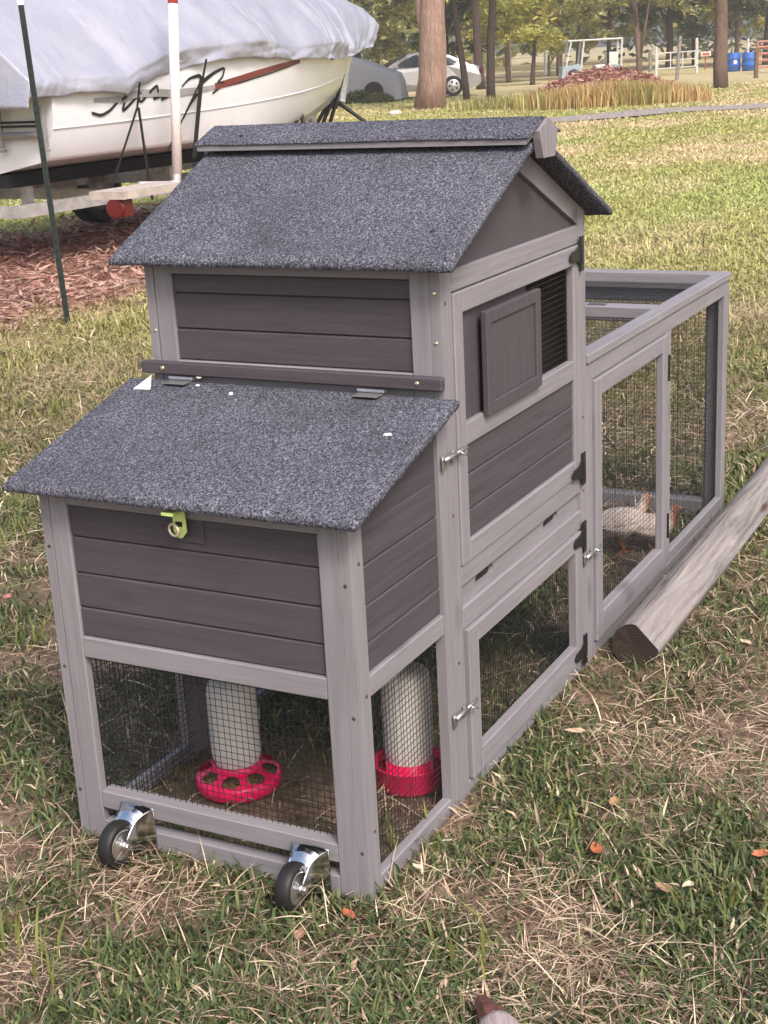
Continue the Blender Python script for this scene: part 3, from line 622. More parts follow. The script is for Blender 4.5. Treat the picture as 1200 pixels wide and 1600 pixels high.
# ------------------------------------------------------------------ landscape timber beside the run
def timber():
    prof = [(-.052, .045), (-.050, .070), (-.040, .090), (-.022, .103), (-.004, .109), (.007, .108), (.060, .053), (.062, .046), (.052, .022), (.035, .006), (.010, -.006), (-.015, -.004), (-.035, .008), (-.047, .025)]
    n = len(prof); xs = np.linspace(0, 2.55, 60); vs = []; fs = []
    for i, X in enumerate(xs):
        for (yy, z) in prof:
            k = mnoise.noise(Vector((X * 3, yy * 20, z * 20))) * .0035 + mnoise.noise(Vector((X * 14, yy * 60, z * 60))) * .0014
            vs.append((X + (mnoise.noise(Vector((yy * 40, z * 40, 2))) * .004 if i == 0 else 0), -yy * (1 + k * 8) - .006 * math.sin(X * 1.4), z * (1 + k * 6)))
    for i in range(len(xs) - 1):
        for k in range(n): fs.append((i * n + k, i * n + (k + 1) % n, (i + 1) * n + (k + 1) % n, (i + 1) * n + k))
    fs.append(tuple(range((len(xs) - 1) * n, len(xs) * n)))
    m = Mat('weathered_timber', .85, .2); v = m.coords((1.2, 22, 22), False); g = m.noise(v, 2.5, 8, .7, .8)
    c = m.ramp(g, [(.25, (.085, .068, .062)), (.42, (.20, .178, .172)), (.6, (.31, .28, .275)), (.8, (.44, .405, .40))])
    v2 = m.coords((3, 9, 9), False); st = m.noise(v2, 1.6, 5, .6); c = m.mix(m.ramp(st, [(.56, (0, 0, 0)), (.70, (.6, .6, .6))]), c, (.17, .115, .085))
    vo = m.n('ShaderNodeTexVoronoi', Scale=1.0); m.l(m.coords((2.0, 9, 9), False), vo.inputs['Vector']); c = m.mix(m.ramp(vo.outputs['Distance'], [(.05, (.9, .9, .9)), (.12, (0, 0, 0))]), c, (.075, .04, .03))
    ck = m.noise(m.coords((.9, 60, 60), False), 1.6, 4, .6, .4); c = m.mix(m.ramp(ck, [(.30, (.85,) * 3), (.36, (0, 0, 0))]), c, (.035, .025, .022))
    m.color(c); m.bump(g, .9, .006)
    o = link('landscape_timber', mesh('landscape_timber', vs, fs), m.m, None, label='weathered grey timber log lying against the wire run', category='timber')
    o.location = (1.158, -.103, -.004); o.rotation_euler.z = .014; fix_normals(o.data)
    # sawn end with growth rings
    e = Mat('sawn_end', .9, .15); tc = e.n('ShaderNodeTexCoord'); mp = e.n('ShaderNodeMapping'); mp.inputs['Location'].default_value = (0, .012, -.032); e.l(tc.outputs['Object'], mp.inputs[0])
    wv = e.n('ShaderNodeTexWave', wave_type='RINGS', rings_direction='X', Scale=38.0, Distortion=3.0, Detail=3.0); e.l(mp.outputs[0], wv.inputs['Vector'])
    e.color(e.ramp(wv.outputs['Fac'], [(.1, (.040, .029, .025)), (.8, (.054, .039, .034))])); e.bump(wv.outputs['Fac'], .12, .002)
    vv = [vs[k] for k in range(n)]; c0 = (0.002, 0, .048); VV = [(p[0] - .0015, p[1], p[2]) for p in vv] + [c0]
    link('cut_end', mesh('cut_end', VV, [(k, (k + 1) % n, n) for k in range(n)]), e.m, o)
timber()

# ------------------------------------------------------------------ small things on the coop and the grass
def scrap(name, pts, mat, label, cat, th=.0006):
    n = len(pts); vs = [tuple(p) for p in pts] + [(p[0], p[1], p[2] + th) for p in pts]
    me = mesh(name, vs, [tuple(range(n)), tuple(range(n, 2 * n))] + [(i, (i + 1) % n, n + (i + 1) % n, n + i) for i in range(n)]); fix_normals(me)
    return link(name, me, mat, None, label=label, category=cat)
def onlid(px, py):
    d = raydir(px, py); a = .268; t = (.731 + a * (CAM[0] + .045) - CAM[2]) / (d[2] - a * d[0]); p = CAM + d * t; p[2] += .0015; return p
scrap('paper_scrap', [onlid(208, 609), onlid(235, 610), onlid(237, 587), onlid(231, 592)], WHITE, 'white triangular paper scrap at the back corner of the nest lid', 'scrap')
for k, (px, py, a, b, lab) in enumerate([(361, 617, 7, 4, 'tiny white flake near the middle of the nest lid'), (606, 681, 14, 3, 'small white feather lying near the right edge of the nest lid'), (311, 591, 9, 3, 'thin white sliver beside the far lid hinge'), (309, 604, 7, 2, 'small white sliver on the lid below the far hinge')]):
    scrap('white_flake' if k != 1 else 'feather', [onlid(px - a / 2, py + b * .2), onlid(px - a * .2, py + b / 2), onlid(px + a / 2, py + .2 * b), onlid(px + .3 * a, py - b / 2), onlid(px - .3 * a, py - b * .4)], WHITE, lab, 'flake' if k != 1 else 'feather', .002)
def dry_leaf(px, py, size, ang, c, label):
    g = gnd(px, py, .020); L = size * 1.35; mb = MB(); pr = [(-.5, 0), (-.3, .22), (0, .30), (.3, .18), (.52, 0), (.3, -.16), (0, -.28), (-.3, -.2)]; vs = []
    for (a, b) in pr:
        x = a * L; y = b * L; z = L * (.22 * b * b * 2.0 + .10 * a * a) + L * random.uniform(-.05, .09); vs.append((g[0] + x * math.cos(ang) - y * math.sin(ang), g[1] + x * math.sin(ang) + y * math.cos(ang), g[2] + z + .004))
    vs.append((g[0], g[1], g[2] + .002)); n = len(pr); vs2 = [(x, y, z - .0008) for (x, y, z) in vs]
    fs = [(i, (i + 1) % n, n) for i in range(n)] + [(n + 1 + (i + 1) % n, n + 1 + i, 2 * n + 1) for i in range(n)] + [(i, (i + 1) % n, n + 1 + (i + 1) % n, n + 1 + i) for i in range(n)]
    mb.v = [tuple(v) for v in vs + vs2]; mb.f = fs
    mb.build('fallen_leaf', plain('dry_leaf', c, .8, .2, 0, .45, 140), None, False, label=label, category='leaf', group='fallen leaves on the grass')
for a in [(932, 1328, .030, .6, (.42, .13, .06), 'reddish brown fallen leaf in the grass right of the lower mesh door'), (1190, 1335, .030, 2.4, (.45, .16, .08), 'orange brown fallen leaf at the right edge of the lawn'), (960, 1255, .028, .2, (.40, .24, .13), 'tan fallen leaf near the house corner, above the reddish leaf'),
          (1038, 1390, .028, 1.3, (.34, .19, .14), 'pale brown fallen leaf on the straw patch at right'), (898, 1145, .034, 2.0, (.50, .36, .25), 'pale tan fallen leaf close to the lower door hinge'), (12, 934, .030, .4, (.50, .19, .17), 'pinkish red fallen leaf at the left edge beside the nest box'),
          (1165, 1005, .030, .9, (.52, .42, .28), 'cream fallen leaf on the grass right of the timber'), (545, 1430, .026, 1.0, (.36, .11, .06), 'red-brown fallen leaf just below the near nest box corner'), (470, 1462, .026, .2, (.34, .2, .14), 'brown fallen leaf in front of the near caster'),
          (1075, 1385, .020, 2.6, (.6, .5, .36), 'tiny cream leaf beside the pale brown leaf'), (652, 1356, .018, 1.2, (.72, .62, .42), 'small cream leaf against the bottom rail of the nest side')]: dry_leaf(*a)
def stub():
    p = gnd(779, 1606, .03); p[2] = -.006; fwd = Vector((CF[0], CF[1], 0)).normalized(); t = empty('wood_stub', None, tuple(p), label='short weathered grey wood stub with brown tip at the bottom edge', category='wood')
    t.rotation_euler.z = math.atan2(fwd.y, fwd.x) + .1
    mb = MB(); mb.tube([(-.16, 0, .026), (-.05, 0, .028), (-.004, .001, .030), (.006, .001, .028), (.010, 0, .024)], [.028, .032, .034, .030, .020], 18)
    m = Mat('grey_weathered', .85, .2); g = m.noise(m.coords((4, 70, 70), False), 2, 6, .7); m.color(m.ramp(g, [(.3, (.22, .17, .17)), (.6, (.46, .38, .38)), (.8, (.58, .5, .5))])); m.bump(g, .6, .003); mb.build('stub_body', m.m, t, True)
    mb = MB(); mb.tube([(.000, .002, .032), (.030, .005, .034), (.055, .009, .032), (.074, .013, .034)], [.027, .023, .017, .010], 9)
    mb.v = [(x, y, z + .004 * mnoise.noise(Vector((x * 90, y * 90, z * 90)))) for (x, y, z) in mb.v]; mb.build('brown_tip', plain('brown_rot', (.115, .052, .040), .8, .2, 0, .4, 90), t)
stub()

# ------------------------------------------------------------------ chickens in the run
def chicken(px, py, yaw, sc, label, body_c, head_c, head_up, legcol):
    g = gnd(px, py, -.008); t = empty('chicken', None, tuple(g), label=label, category='chicken', group='young chickens in the run'); t.rotation_euler.z = yaw; t.scale = (sc, sc, sc)
    mb = MB()
    def chain(pts, n=14): mb.tube([p[:3] for p in pts], [p[3] for p in pts], n)
    chain([(-.115, 0, .128, .004), (-.10, 0, .128, .018), (-.075, 0, .120, .036), (-.04, 0, .112, .050), (0, 0, .108, .056), (.035, 0, .110, .052), (.065, 0, .120, .040), (.085, 0, .134, .026), (.093, 0, .142, .012)])
    if head_up: chain([(.055, 0, .115, .034), (.080, 0, .145, .024), (.092, 0, .172, .017), (.098, 0, .186, .0185), (.106, 0, .192, .015), (.116, 0, .190, .006)])
    else: chain([(.055, 0, .112, .034), (.092, 0, .108, .024), (.118, 0, .085, .017), (.130, 0, .066, .0185), (.136, 0, .056, .014), (.142, 0, .048, .006)])
    for s in (-1, 1):
        chain([(.0, s * .026, .088, .026), (.004, s * .028, .066, .019), (-.008, s * .028, .046, .0085), (.004, s * .028, .016, .0055), (.004, s * .028, .008, .0055)], 8)
        for a in (-.5, 0, .5, math.pi): chain([(.004, s * .028, .008, .005), (.004 + .026 * math.cos(a), s * .028 + .026 * math.sin(a), .005, .0035)], 6)
    m = Mat('plumage', .85, .2); tc = m.n('ShaderNodeTexCoord'); sx = m.n('ShaderNodeSeparateXYZ'); m.l(tc.outputs['Object'], sx.inputs[0]); v = m.coords((30, 60, 60)); f = m.noise(v, 2.2, 5, .65)
    c = m.ramp(f, [(.3, tuple(x * .72 for x in body_c)), (.6, body_c)]); c = m.mix(m.ramp(m.noise(m.coords((14, 14, 14)), 1.0, 4), [(.50, (0, 0, 0)), (.64, (.6,) * 3)]), c, (.50, .27, .16)); mz = m.ramp(sx.outputs['Z'], [(.052, (1, 1, 1)), (.075, (0, 0, 0))]); c = m.mix(mz, c, legcol)
    mh = m.ramp(sx.outputs['X'], [(.078, (0, 0, 0)), (.095, (1, 1, 1))]); c = m.mix(mh, c, head_c); m.color(c); m.bump(f, .8, .006)
    b = mb.build('chicken_body', m.m, t, True); r = b.modifiers.new('fuse', 'REMESH'); r.mode = 'VOXEL'; r.voxel_size = .0034; r.use_smooth_shade = True; s_ = b.modifiers.new('soft', 'SMOOTH'); s_.iterations = 3; s_.factor = .5
    wm = Mat('wing_feathers', .85, .2); f = wm.noise(wm.coords((14, 90, 90)), 2.2, 4); wm.color(wm.ramp(f, [(.3, tuple(x * y for x, y in zip(body_c, (.62, .5, .42)))), (.65, tuple(x * .95 for x in body_c))])); wm.bump(f, 1, .004)
    for s in (-1, 1):
        ws = MB(); U = np.linspace(0, 1, 10); A = []; B = []; C_ = []
        for u in U:
            X = .052 - .15 * u; yy = s * (.0545 * math.sqrt(max(.05, 1 - ((X) / .10) ** 2)) + .004); A.append((X, yy * .86, .138 - .010 * u)); B.append((X, yy * 1.02 + s * .003, .118 - .006 * u)); C_.append((X, yy * .98 + s * .002, .138 - .010 * u - .052 * math.sin(math.pi * min(1, .25 + u * .75)) ** .8 - .004))
        ws.quadstrip(A, B); ws.quadstrip(B, C_); o = ws.build('wing', wm.m, t, True); sd = o.modifiers.new('thick', 'SOLIDIFY'); sd.thickness = .005
    hx, hz = (.112, .190) if head_up else (.139, .056); dx, dz = (.014, -.003) if head_up else (.006, -.014)
    MB().tube([(hx, 0, hz), (hx + dx, 0, hz + dz)], [.006, .0012], 8).build('beak', plain('horn', (.45, .28, .12), .4), t)
    for s in (-1, 1): MB().lathe([(.0001, .003), (.0022, .002), (.003, 0), (.002, -.002)], (hx - .009, s * .0145, hz + .004), (0, s, 0), 8).build('eye', BLACK, t, True)
fyaw = math.atan2(CR[1], CR[0])
chicken(968, 862, fyaw + .25, .84, 'cream young chicken with tan head standing behind the run door', (.90, .82, .76), (.50, .25, .16), True, (.40, .17, .08))
chicken(1016, 862, fyaw - .15, .72, 'white young chicken with brown head half hidden by the run door stile', (.78, .70, .64), (.30, .12, .07), True, (.38, .17, .09))

# ------------------------------------------------------------------ steel fence post
def tpost():
    b = gnd(106, 505); top = at(30, -10, 8.45); top = np.array(top); d = (top - b); d /= np.linalg.norm(d); b2 = b - d * .15
    t = empty('fence_post', None, tuple(b), label='leaning dark green steel fence post with white tip before the boat', category='fence post')
    def loc(s, ox=0, oy=0): p = b2 + d * s - b; return (p[0] + ox, p[1] + oy, p[2])
    L = np.linalg.norm(top - b2); m = MB()
    def bar(w2, h2, s0, s1, ox=0, oy=0):
        vs = []
        for s in (s0, s1):
            for (p, q) in ((-1, -1), (1, -1), (1, 1), (-1, 1)):
                e = loc(s, ox, oy); r = CR; f = np.array([CF[0], CF[1], 0]); f /= np.linalg.norm(f); vs.append((e[0] + r[0] * p * w2 + f[0] * q * h2, e[1] + r[1] * p * w2 + f[1] * q * h2, e[2]))
        m.add(vs, [(0, 1, 2, 3), (4, 5, 6, 7)] + [(k, (k + 1) % 4, 4 + (k + 1) % 4, 4 + k) for k in range(4)])
    bar(.017, .002, 0, L - .065); f0 = np.array([CF[0], CF[1]]) / np.hypot(CF[0], CF[1]) * .015; bar(.002, .014, 0, L - .065, f0[0], f0[1])
    for k in range(32): bar(.0035, .005, .2 + k * .054, .2 + k * .054 + .022, -f0[0] * .4, -f0[1] * .4)
    m.build('steel_post', plain('green_enamel', (.010, .017, .014), .6, .3), t)
    m = MB(); bar(.0172, .0024, L - .064, L); bar(.0022, .0142, L - .064, L, f0[0], f0[1]); m.build('white_tip', plain('white_enamel', (.75, .70, .66), .4), t)
tpost()

# ------------------------------------------------------------------ boat on its trailer
BA = math.radians(-3.0); ba = np.array([math.cos(BA), math.sin(BA), 0]); bn = np.array([ba[1], -ba[0], 0]); BL, BB = 5.6, 2.2
BN = np.array([6.637, 6.071, 0]); BO = BN - bn * BB / 2          # stern centre on the ground; bn points to the near side
def bw(s, b, z): return BO + ba * s + bn * b + np.array([0, 0, z])
def side_at(px, py, off):
    d = raydir(px, py); t = ((BN + bn * off - CAM) @ bn) / (d @ bn); return CAM + d * t
HEM = []
for px, py in [(80, 152), (120, 150), (160, 148), (200, 150), (217, 136), (260, 113), (300, 101), (350, 96), (400, 92)]:
    q_ = side_at(px, py, .05); HEM.append((float((q_ - BO) @ ba) / BL, float(q_[2])))
HEM = [(-.05, HEM[0][1] + .02)] + HEM + [(.76, 1.40), (.88, 1.42), (.97, 1.47), (1.04, 1.56)]
SHEER_U = [a for a, _ in HEM]; SHEER_Z = [max(b + .05, 1.24) for _, b in HEM]
print('HEM', [(round(a, 2), round(b, 2)) for a, b in HEM])
def hull_station(u):
    e = max(0, (u - .42) / .58); hb = BB / 2 * (1 - e ** 2.3); hb = max(hb, .02)
    sh = float(np.interp(u, SHEER_U, SHEER_Z)); ch = .80 + .34 * max(0, (u - .40) / .60) ** 2.0; kl = .62 + .42 * max(0, (u - .72) / .28) ** 2.0
    cb = hb * (.90 - .30 * e); return hb, sh, cb, ch, kl
def hull_pt(u, v, side=1):
    """v 0 chine .. 1 sheer; v<0 bottom"""
    hb, sh, cb, ch, kl = hull_station(u); rake = lambda z: .62 * u ** 5 * (z - .62) - .15 * u ** 5
    if v >= 0:
        b = cb + (hb - cb) * (v ** .8) + .03 * math.sin(math.pi * v) * (1 - u); z = ch + (sh - ch) * v
    else:
        b = cb * (1 + v); z = ch + (kl - ch) * (-v)
    return bw(BL * u + rake(z), side * b, z)
boat = empty('boat', None, tuple(BO), label='white motorboat with black scrollwork and red stripe under a silver cover', category='boat')
def local(P, o): return [tuple(np.asarray(p) - np.array(o)) for p in P]
def mbuild(mb, name, mat, parent, **k):
    o = np.zeros(3); q = parent
    while q is not None: o = o + np.array(q.location); q = q.parent
    mb.v = local(mb.v, o); return mb.build(name, mat, parent, **k)
GEL = Mat('white_gelcoat', .22, .5); _f = GEL.noise(GEL.coords((1, 1, 1), False), 3, 5); GEL.color(GEL.ramp(_f, [(.3, (.72, .725, .77)), (.7, (.78, .785, .83))])); GEL = GEL.m
def make_hull():
    us = list(np.linspace(0, 1, 48)); vsn = [-1, -.75, -.5, -.25, -.02, 0, .05, .2, .35, .5, .65, .8, .9, 1.0]; mb = MB(); n = len(vsn)
    for sd in (1, -1):
        vs = [hull_pt(u, v, sd) for u in us for v in vsn]; fs = [(i * n + k, i * n + k + 1, (i + 1) * n + k + 1, (i + 1) * n + k) for i in range(len(us) - 1) for k in range(n - 1)]; mb.add(vs, fs)
    vs = [hull_pt(0, v, 1) for v in vsn] + [hull_pt(0, v, -1) for v in reversed(vsn[1:])]; mb.add(vs, [tuple(range(len(vs)))])
    hull = mbuild(mb, 'hull', GEL, boat, smooth=False)
    for p in hull.data.polygons: p.use_smooth = len(p.vertices) == 4
    for (v, r) in ((.52, .006), (.985, .018)):
        m = MB()
        vv_ = lambda u: v if v > .9 else min(.9, max(.05, (1.03 + .24 * u * u - hull_station(u)[3]) / (hull_station(u)[1] - hull_station(u)[3]))); m.tube([hull_pt(u, vv_(u)) + bn * .003 for u in np.linspace(.0, .985, 44)], r, 6); mbuild(m, 'rub_rail', GEL if v < .9 else plain('grey_vinyl', (.35, .34, .34), .5), hull)
    return hull
hull = make_hull()
_uv = [(u, v) for u in np.linspace(0, .99, 160) for v in np.linspace(0, 1, 40)]; _hp = np.array([hull_pt(u, v) for u, v in _uv]); _hq = proj(_hp)
def onhull(px, py): return _uv[int(np.argmin(((_hq - np.array([px, py])) ** 2).sum(1)))]
def decal(name, pix, wid, mat):
    """ribbon on the near hull side through photo pixels, widths in metres"""
    uv = np.array([onhull(*q) for q in pix]); t = np.linspace(0, len(uv) - 1, (len(uv) - 1) * 6 + 1)
    k = np.arange(len(uv)); U = np.interp(t, k, uv[:, 0]); V = np.interp(t, k, uv[:, 1])
    for _ in range(3): U[1:-1] = (U[:-2] + 2 * U[1:-1] + U[2:]) / 4; V[1:-1] = (V[:-2] + 2 * V[1:-1] + V[2:]) / 4
    P = np.array([hull_pt(a, b) + bn * .006 + np.array([0, 0, .0]) for a, b in zip(U, V)]); d = np.gradient(P, axis=0); d /= np.linalg.norm(d, axis=1)[:, None] + 1e-9; sd = np.cross(d, bn); Wd = np.interp(t, k, wid) if hasattr(wid, '__len__') else np.full(len(t), wid)
    m = MB(); m.quadstrip(P + sd * Wd[:, None] / 2, P - sd * Wd[:, None] / 2); mbuild(m, name, mat, hull, fix=False)
BLKV = plain('black_vinyl', (.012, .012, .014), .4); GRYV = plain('grey_stripe', (.30, .29, .29), .4); REDV = plain('oxide_red_stripe', (.17, .040, .030), .4)
decal('stripe', [(145, 158), (200, 152), (262, 146), (300, 142), (340, 134)], [.03, .055, .06, .05, .03], GRYV)
decal('stripe', [(335, 136), (380, 120), (430, 106), (468, 94)], [.055, .05, .045, .03], REDV)
decal('stripe', [(335, 140), (380, 126), (430, 112), (468, 98)], [.012, .012, .012, .01], BLKV)
for pix, wd in [([(145, 176), (158, 180), (172, 172), (186, 158), (198, 148), (196, 160), (191, 173), (200, 166), (214, 150), (220, 144), (214, 158), (222, 160)], .022), ([(222, 160), (236, 140), (246, 134), (244, 148), (238, 156), (250, 150), (258, 144), (252, 158), (264, 150)], .022),
                ([(282, 134), (296, 124), (310, 118), (316, 126), (306, 146), (296, 162), (286, 185)], [.012, .02, .03, .05, .04, .025, .01]), ([(312, 130), (330, 115), (345, 107), (352, 108), (346, 120), (338, 128)], [.04, .028, .022, .02, .02, .015]), ([(338, 128), (350, 132), (330, 146)], .016)]: decal('scrollwork', pix, wd, BLKV)
def ladder():
    m = MB(); B1 = bw(-.05, BB / 2 - .06, 0); B0 = bw(-.05, BB / 2 - .50, 0)
    for P in (B0, B1): m.tube([P + np.array([0, 0, 1.20]), P + np.array([0, 0, .92]), P + np.array([0, 0, .90])], .022, 8); m.tube([P + np.array([0, 0, .89]), P + np.array([0, 0, .87])], .030, 8)
    m.tube([B0 + np.array([0, 0, .99]), B1 + np.array([0, 0, .99])], .028, 8); mbuild(m, 'ladder', plain('dull_aluminium', (.30, .29, .29), .45, .5, .5), boat)
    for z in (1.055, 1.085): m = MB(); m.tube([B0 + np.array([0, 0, z]), B1 + np.array([0, 0, z])], .009, 6); mbuild(m, 'rung', RUBBER, boat)
ladder()
# --- cover
cover = empty('boat_cover', None, tuple(BO), label='silver tarpaulin boat cover with gathered hem and black straps', category='boat cover')
CREST = [(-.05, 1.95), (.10, 2.15), (.30, 2.45), (.45, 2.55), (.60, 2.45), (.80, 2.25), (.93, 2.08), (1.0, 1.92), (1.04, 1.72)]
def make_cover():
    nu, nv = 300, 72; us = np.linspace(-.045, 1.03, nu); mb = MB(); vs = []
    hx, hz = zip(*HEM); cx, cz = zip(*CREST)
    for u in us:
        uc = min(max(u, 0), .955); hb, sh, *_ = hull_station(uc); hb = max(hb, .10) + .05 + (.06 if u > .85 else 0); hem = np.interp(u, hx, hz); top = np.interp(u, cx, cz)
        hb *= 1 - .75 * max(0, (u - .97) / .06) ** 2
        for j in range(nv):
            t = -1 + 2 * j / (nv - 1); a = abs(t); sg = 1 if t > 0 else -1
            # section: crest -> shoulder -> gunwale -> hem
            if a < .72: q = a / .72; b = hb * (q ** .92); z = top + (sh + .08 - top) * (q ** 1.45)
            else: q = (a - .72) / .28; b = hb * (1 - .01 * q); z = sh + .08 + (hem - sh - .08) * q
            gat = max(0, mnoise.noise(Vector((u * 9, 1.5, 2))) + .25) * 1.6; fold = gat * mnoise.noise(Vector((u * 110 + a * 6, a * 1.2, 1))) * 1.3 + mnoise.noise(Vector((u * 34 - a * 5, a * 2.6, 7))) * .9 + abs(mnoise.noise(Vector((u * 16 + a * 3, a * 4, 11)))) * 1.6
            tight = .35 + .65 * max(0, min(1, (u - .2) / .25)); amp = (.003 + .018 * min(1, max(0, a - .15) / .6)) * tight
            big = mnoise.noise(Vector((u * 6, t * 3, 5))) * .05 + mnoise.noise(Vector((u * 13, t * 5, 15))) * .022
            xs = u * BL + (.62 * uc ** 5 * (min(z, 1.7) - .62) - .15 * uc ** 5) + (.24 * max(0, (u - .9) / .13) * max(0, min(1, (z - 1.3) / .4)))
            hemw = .008 * mnoise.noise(Vector((u * 40, 4, sg))) * (1 if a > .9 else 0)
            vs.append(bw(xs + fold * amp * .3, sg * (b + fold * amp + big * (a > .05)), z + big * .6 + fold * amp * .4 + hemw))
    fs = [(i * nv + j, i * nv + j + 1, (i + 1) * nv + j + 1, (i + 1) * nv + j) for i in range(nu - 1) for j in range(nv - 1)]; mb.add(vs, fs)
    rows = [vs[:nv]] + [[np.array(p) - ba * (.05 * q) + np.array([0, 0, (min(p[2], 1.19) - p[2]) * q]) for j, p in enumerate(vs[:nv])] for q in np.linspace(.08, 1, 12)]
    nr_ = len(rows); n0 = len(mb.v); mb.v += [tuple(map(float, p)) for r_ in rows[1:] for p in r_]; gi = lambda i, j: j if i == 0 else n0 + (i - 1) * nv + j
    mb.f += [(gi(i, j), gi(i + 1, j), gi(i + 1, j + 1), gi(i, j + 1)) for i in range(nr_ - 1) for j in range(nv - 1)]
    m = Mat('silver_polyester', .33, .5, .15); v = m.coords((1, 1, 1), False); f = m.noise(v, 2.5, 5, .6); f2 = m.noise(m.coords((5, 1.5, 1.5), False), 4, 6, .7, 1.0); m.color(m.ramp(f, [(.3, (.34, .35, .44)), (.7, (.41, .41, .475))])); m.bump(f2, .28, .05)
    o = mbuild(mb, 'sheet', m.m, cover, smooth=True); sd = o.modifiers.new('thick', 'SOLIDIFY'); sd.thickness = .004
make_cover()
STRAP = plain('black_webbing', (.014, .014, .016), .6)
def strap(pixs, offs, wid):
    P = np.array([side_at(px, py, o) for (px, py), o in zip(pixs, offs)]); m = MB(); ref = ba
    for k in range(len(P) - 1):
        a, b = P[k], P[k + 1]; vs = []
        for e in (a, b):
            for s in (-1, 1):
                for q in (0, .006): vs.append(e + ref * s * wid / 2 + bn * q)
        m.add(vs, [(0, 1, 3, 2), (4, 5, 7, 6), (0, 1, 5, 4), (2, 3, 7, 6), (0, 2, 6, 4), (1, 3, 7, 5)])
    mbuild(m, 'strap', STRAP, cover)
for pix, of, wd in [([(218, 128), (214, 168)], [.10, .06], .020), ([(214, 168), (174, 292)], [.06, .03], .022), ([(216, 168), (232, 280), (238, 312)], [.06, .04, .02], .026), ([(322, 92), (316, 125)], [.08, .05], .022), ([(314, 125), (262, 235)], [.05, .03], .02), ([(314, 125), (303, 246)], [.05, .03], .05)]: strap(pix, of, wd)
for pix, dep in [([(471, 82), (468, 108), (446, 192)], 13.9), ([(468, 108), (469, 170), (462, 195)], 13.9), ([(469, 170), (475, 196)], 13.9), ([(514, 110), (522, 135), (520, 160), (512, 175), (504, 195)], 15.6), ([(540, 100), (528, 150), (516, 192)], 15.6), ([(527, 160), (545, 172), (571, 190)], 15.9), ([(520, 150), (495, 194)], 15.6)]:
    m = MB(); m.tube([at(px, py, dep) for px, py in pix], .022, 5); mbuild(m, 'strap', STRAP, cover)
m = MB(); m.prism([(-.10, -.16), (.03, -.18), (.10, .12), (.02, .20), (-.06, .05)], 0, -.02, .02); c0 = at(521, 143, 15.7); m.v = [tuple(np.array(c0) + CR * y + np.array([0, 0, z]) + CF * x) for (x, y, z) in m.v]; mbuild(m, 'bow_flap', STRAP, cover)
# --- trailer
trailer = empty('boat_trailer', None, tuple(BO), label='galvanised boat trailer with white guide pole and red tail light', category='trailer')
GALV = plain('galvanised', (.46, .44, .44), .45, .5, .35, .25, 14); BUNK = plain('dark_bunk_carpet', (.012, .012, .014), .9)
def bbar(mb, s0, s1, b0, b1, z0, z1):
    mb.add([bw(s, b, z) for s in (s0, s1) for b in (b0, b1) for z in (z0, z1)], [(0, 1, 3, 2), (4, 5, 7, 6), (0, 1, 5, 4), (2, 3, 7, 6), (0, 2, 6, 4), (1, 3, 7, 5)])
for sd in (1, -1):
    m = MB(); bbar(m, -.18, 4.4, sd * .80 - .03, sd * .80 + .03, .40, .49); mbuild(m, 'rail', GALV, trailer)
    m = MB(); bbar(m, .0, 3.9, sd * .50 - .07, sd * .50 + .07, .60, .70); mbuild(m, 'bunk', BUNK, trailer)
    for s in (.25, 2.0, 3.7): m = MB(); bbar(m, s - .03, s + .03, sd * .50 - .04, sd * .50 + .04, .44, .62); mbuild(m, 'bunk_post', GALV, trailer)
    A = bw(4.4, sd * .80, .445); B = bw(6.9, 0, .445); m = MB(); m.tube([A, B], .045, 6); mbuild(m, 'tongue_arm', GALV, trailer)
    wc = bw(2.75, sd * 1.04, .31); wh = MB(); wh.lathe([(.19, -.09), (.28, -.10), (.31, -.08), (.31, .08), (.28, .10), (.19, .09)], wc, bn, 32, True); tw = mbuild(wh, 'tyre', RUBBER, trailer, smooth=True)
    wh = MB(); wh.lathe([(.001, .05), (.06, .06), (.12, .02), (.19, .07), (.19, -.07), (.001, -.07)], wc, bn * sd, 24); mbuild(wh, 'rim', GALV, trailer, smooth=True)
    fn = MB(); P = []; Q = []
    for a in np.linspace(.15, math.pi - .15, 14):
        c = wc + ba * .40 * math.cos(a) + np.array([0, 0, .40 * math.sin(a) - .02]); P.append(c + bn * .12); Q.append(c - bn * .12)
    fn.quadstrip(P, Q); f_ = mbuild(fn, 'fender', plain('white_fender', (.62, .62, .63), .4), trailer, smooth=True); f_.modifiers.new('thick', 'SOLIDIFY').thickness = .01
for s in (-.12, 1.2, 2.6, 4.2): m = MB(); bbar(m, s - .035, s + .035, -.80 + .031, .80 - .031, .395, .48); mbuild(m, 'crossmember', GALV, trailer)
m = MB(); bbar(m, 6.85, 7.25, -.05, .05, .41, .50); mbuild(m, 'coupler', GALV, trailer)
m = MB(); wp = at(487, 178, 15.5); m.tube([(wp[0], wp[1], .42), (wp[0], wp[1], 1.02)], .055, 6); mbuild(m, 'winch_post', GALV, trailer)
m = MB(); m.tube([(wp[0], wp[1], .42), tuple(bw(6.6, 0, .44))], .04, 6); mbuild(m, 'winch_brace', GALV, trailer)
m = MB(); jp = at(538, 110, 15.9); m.tube([at(533, 160, 15.9), at(541, 100, 15.9)], .045, 10); mbuild(m, 'jack', plain('pale_jack', (.62, .62, .66), .4, .5, .2), trailer)
tl = at(181, 326, 10.35); c1 = tl + np.array([0, 0, .085]); m = MB(); m.add([c1 + ba * a + bn * b + np.array([0, 0, z]) for a in (-.02, .70) for b in (-.22, .10) for z in (-.02, .035)], [(0, 1, 3, 2), (4, 5, 7, 6), (0, 1, 5, 4), (2, 3, 7, 6), (0, 2, 6, 4), (1, 3, 7, 5)]); mbuild(m, 'light_bracket', plain('stained_aluminium', (.58, .50, .45), .5, .4, .3, .25, 10), trailer)
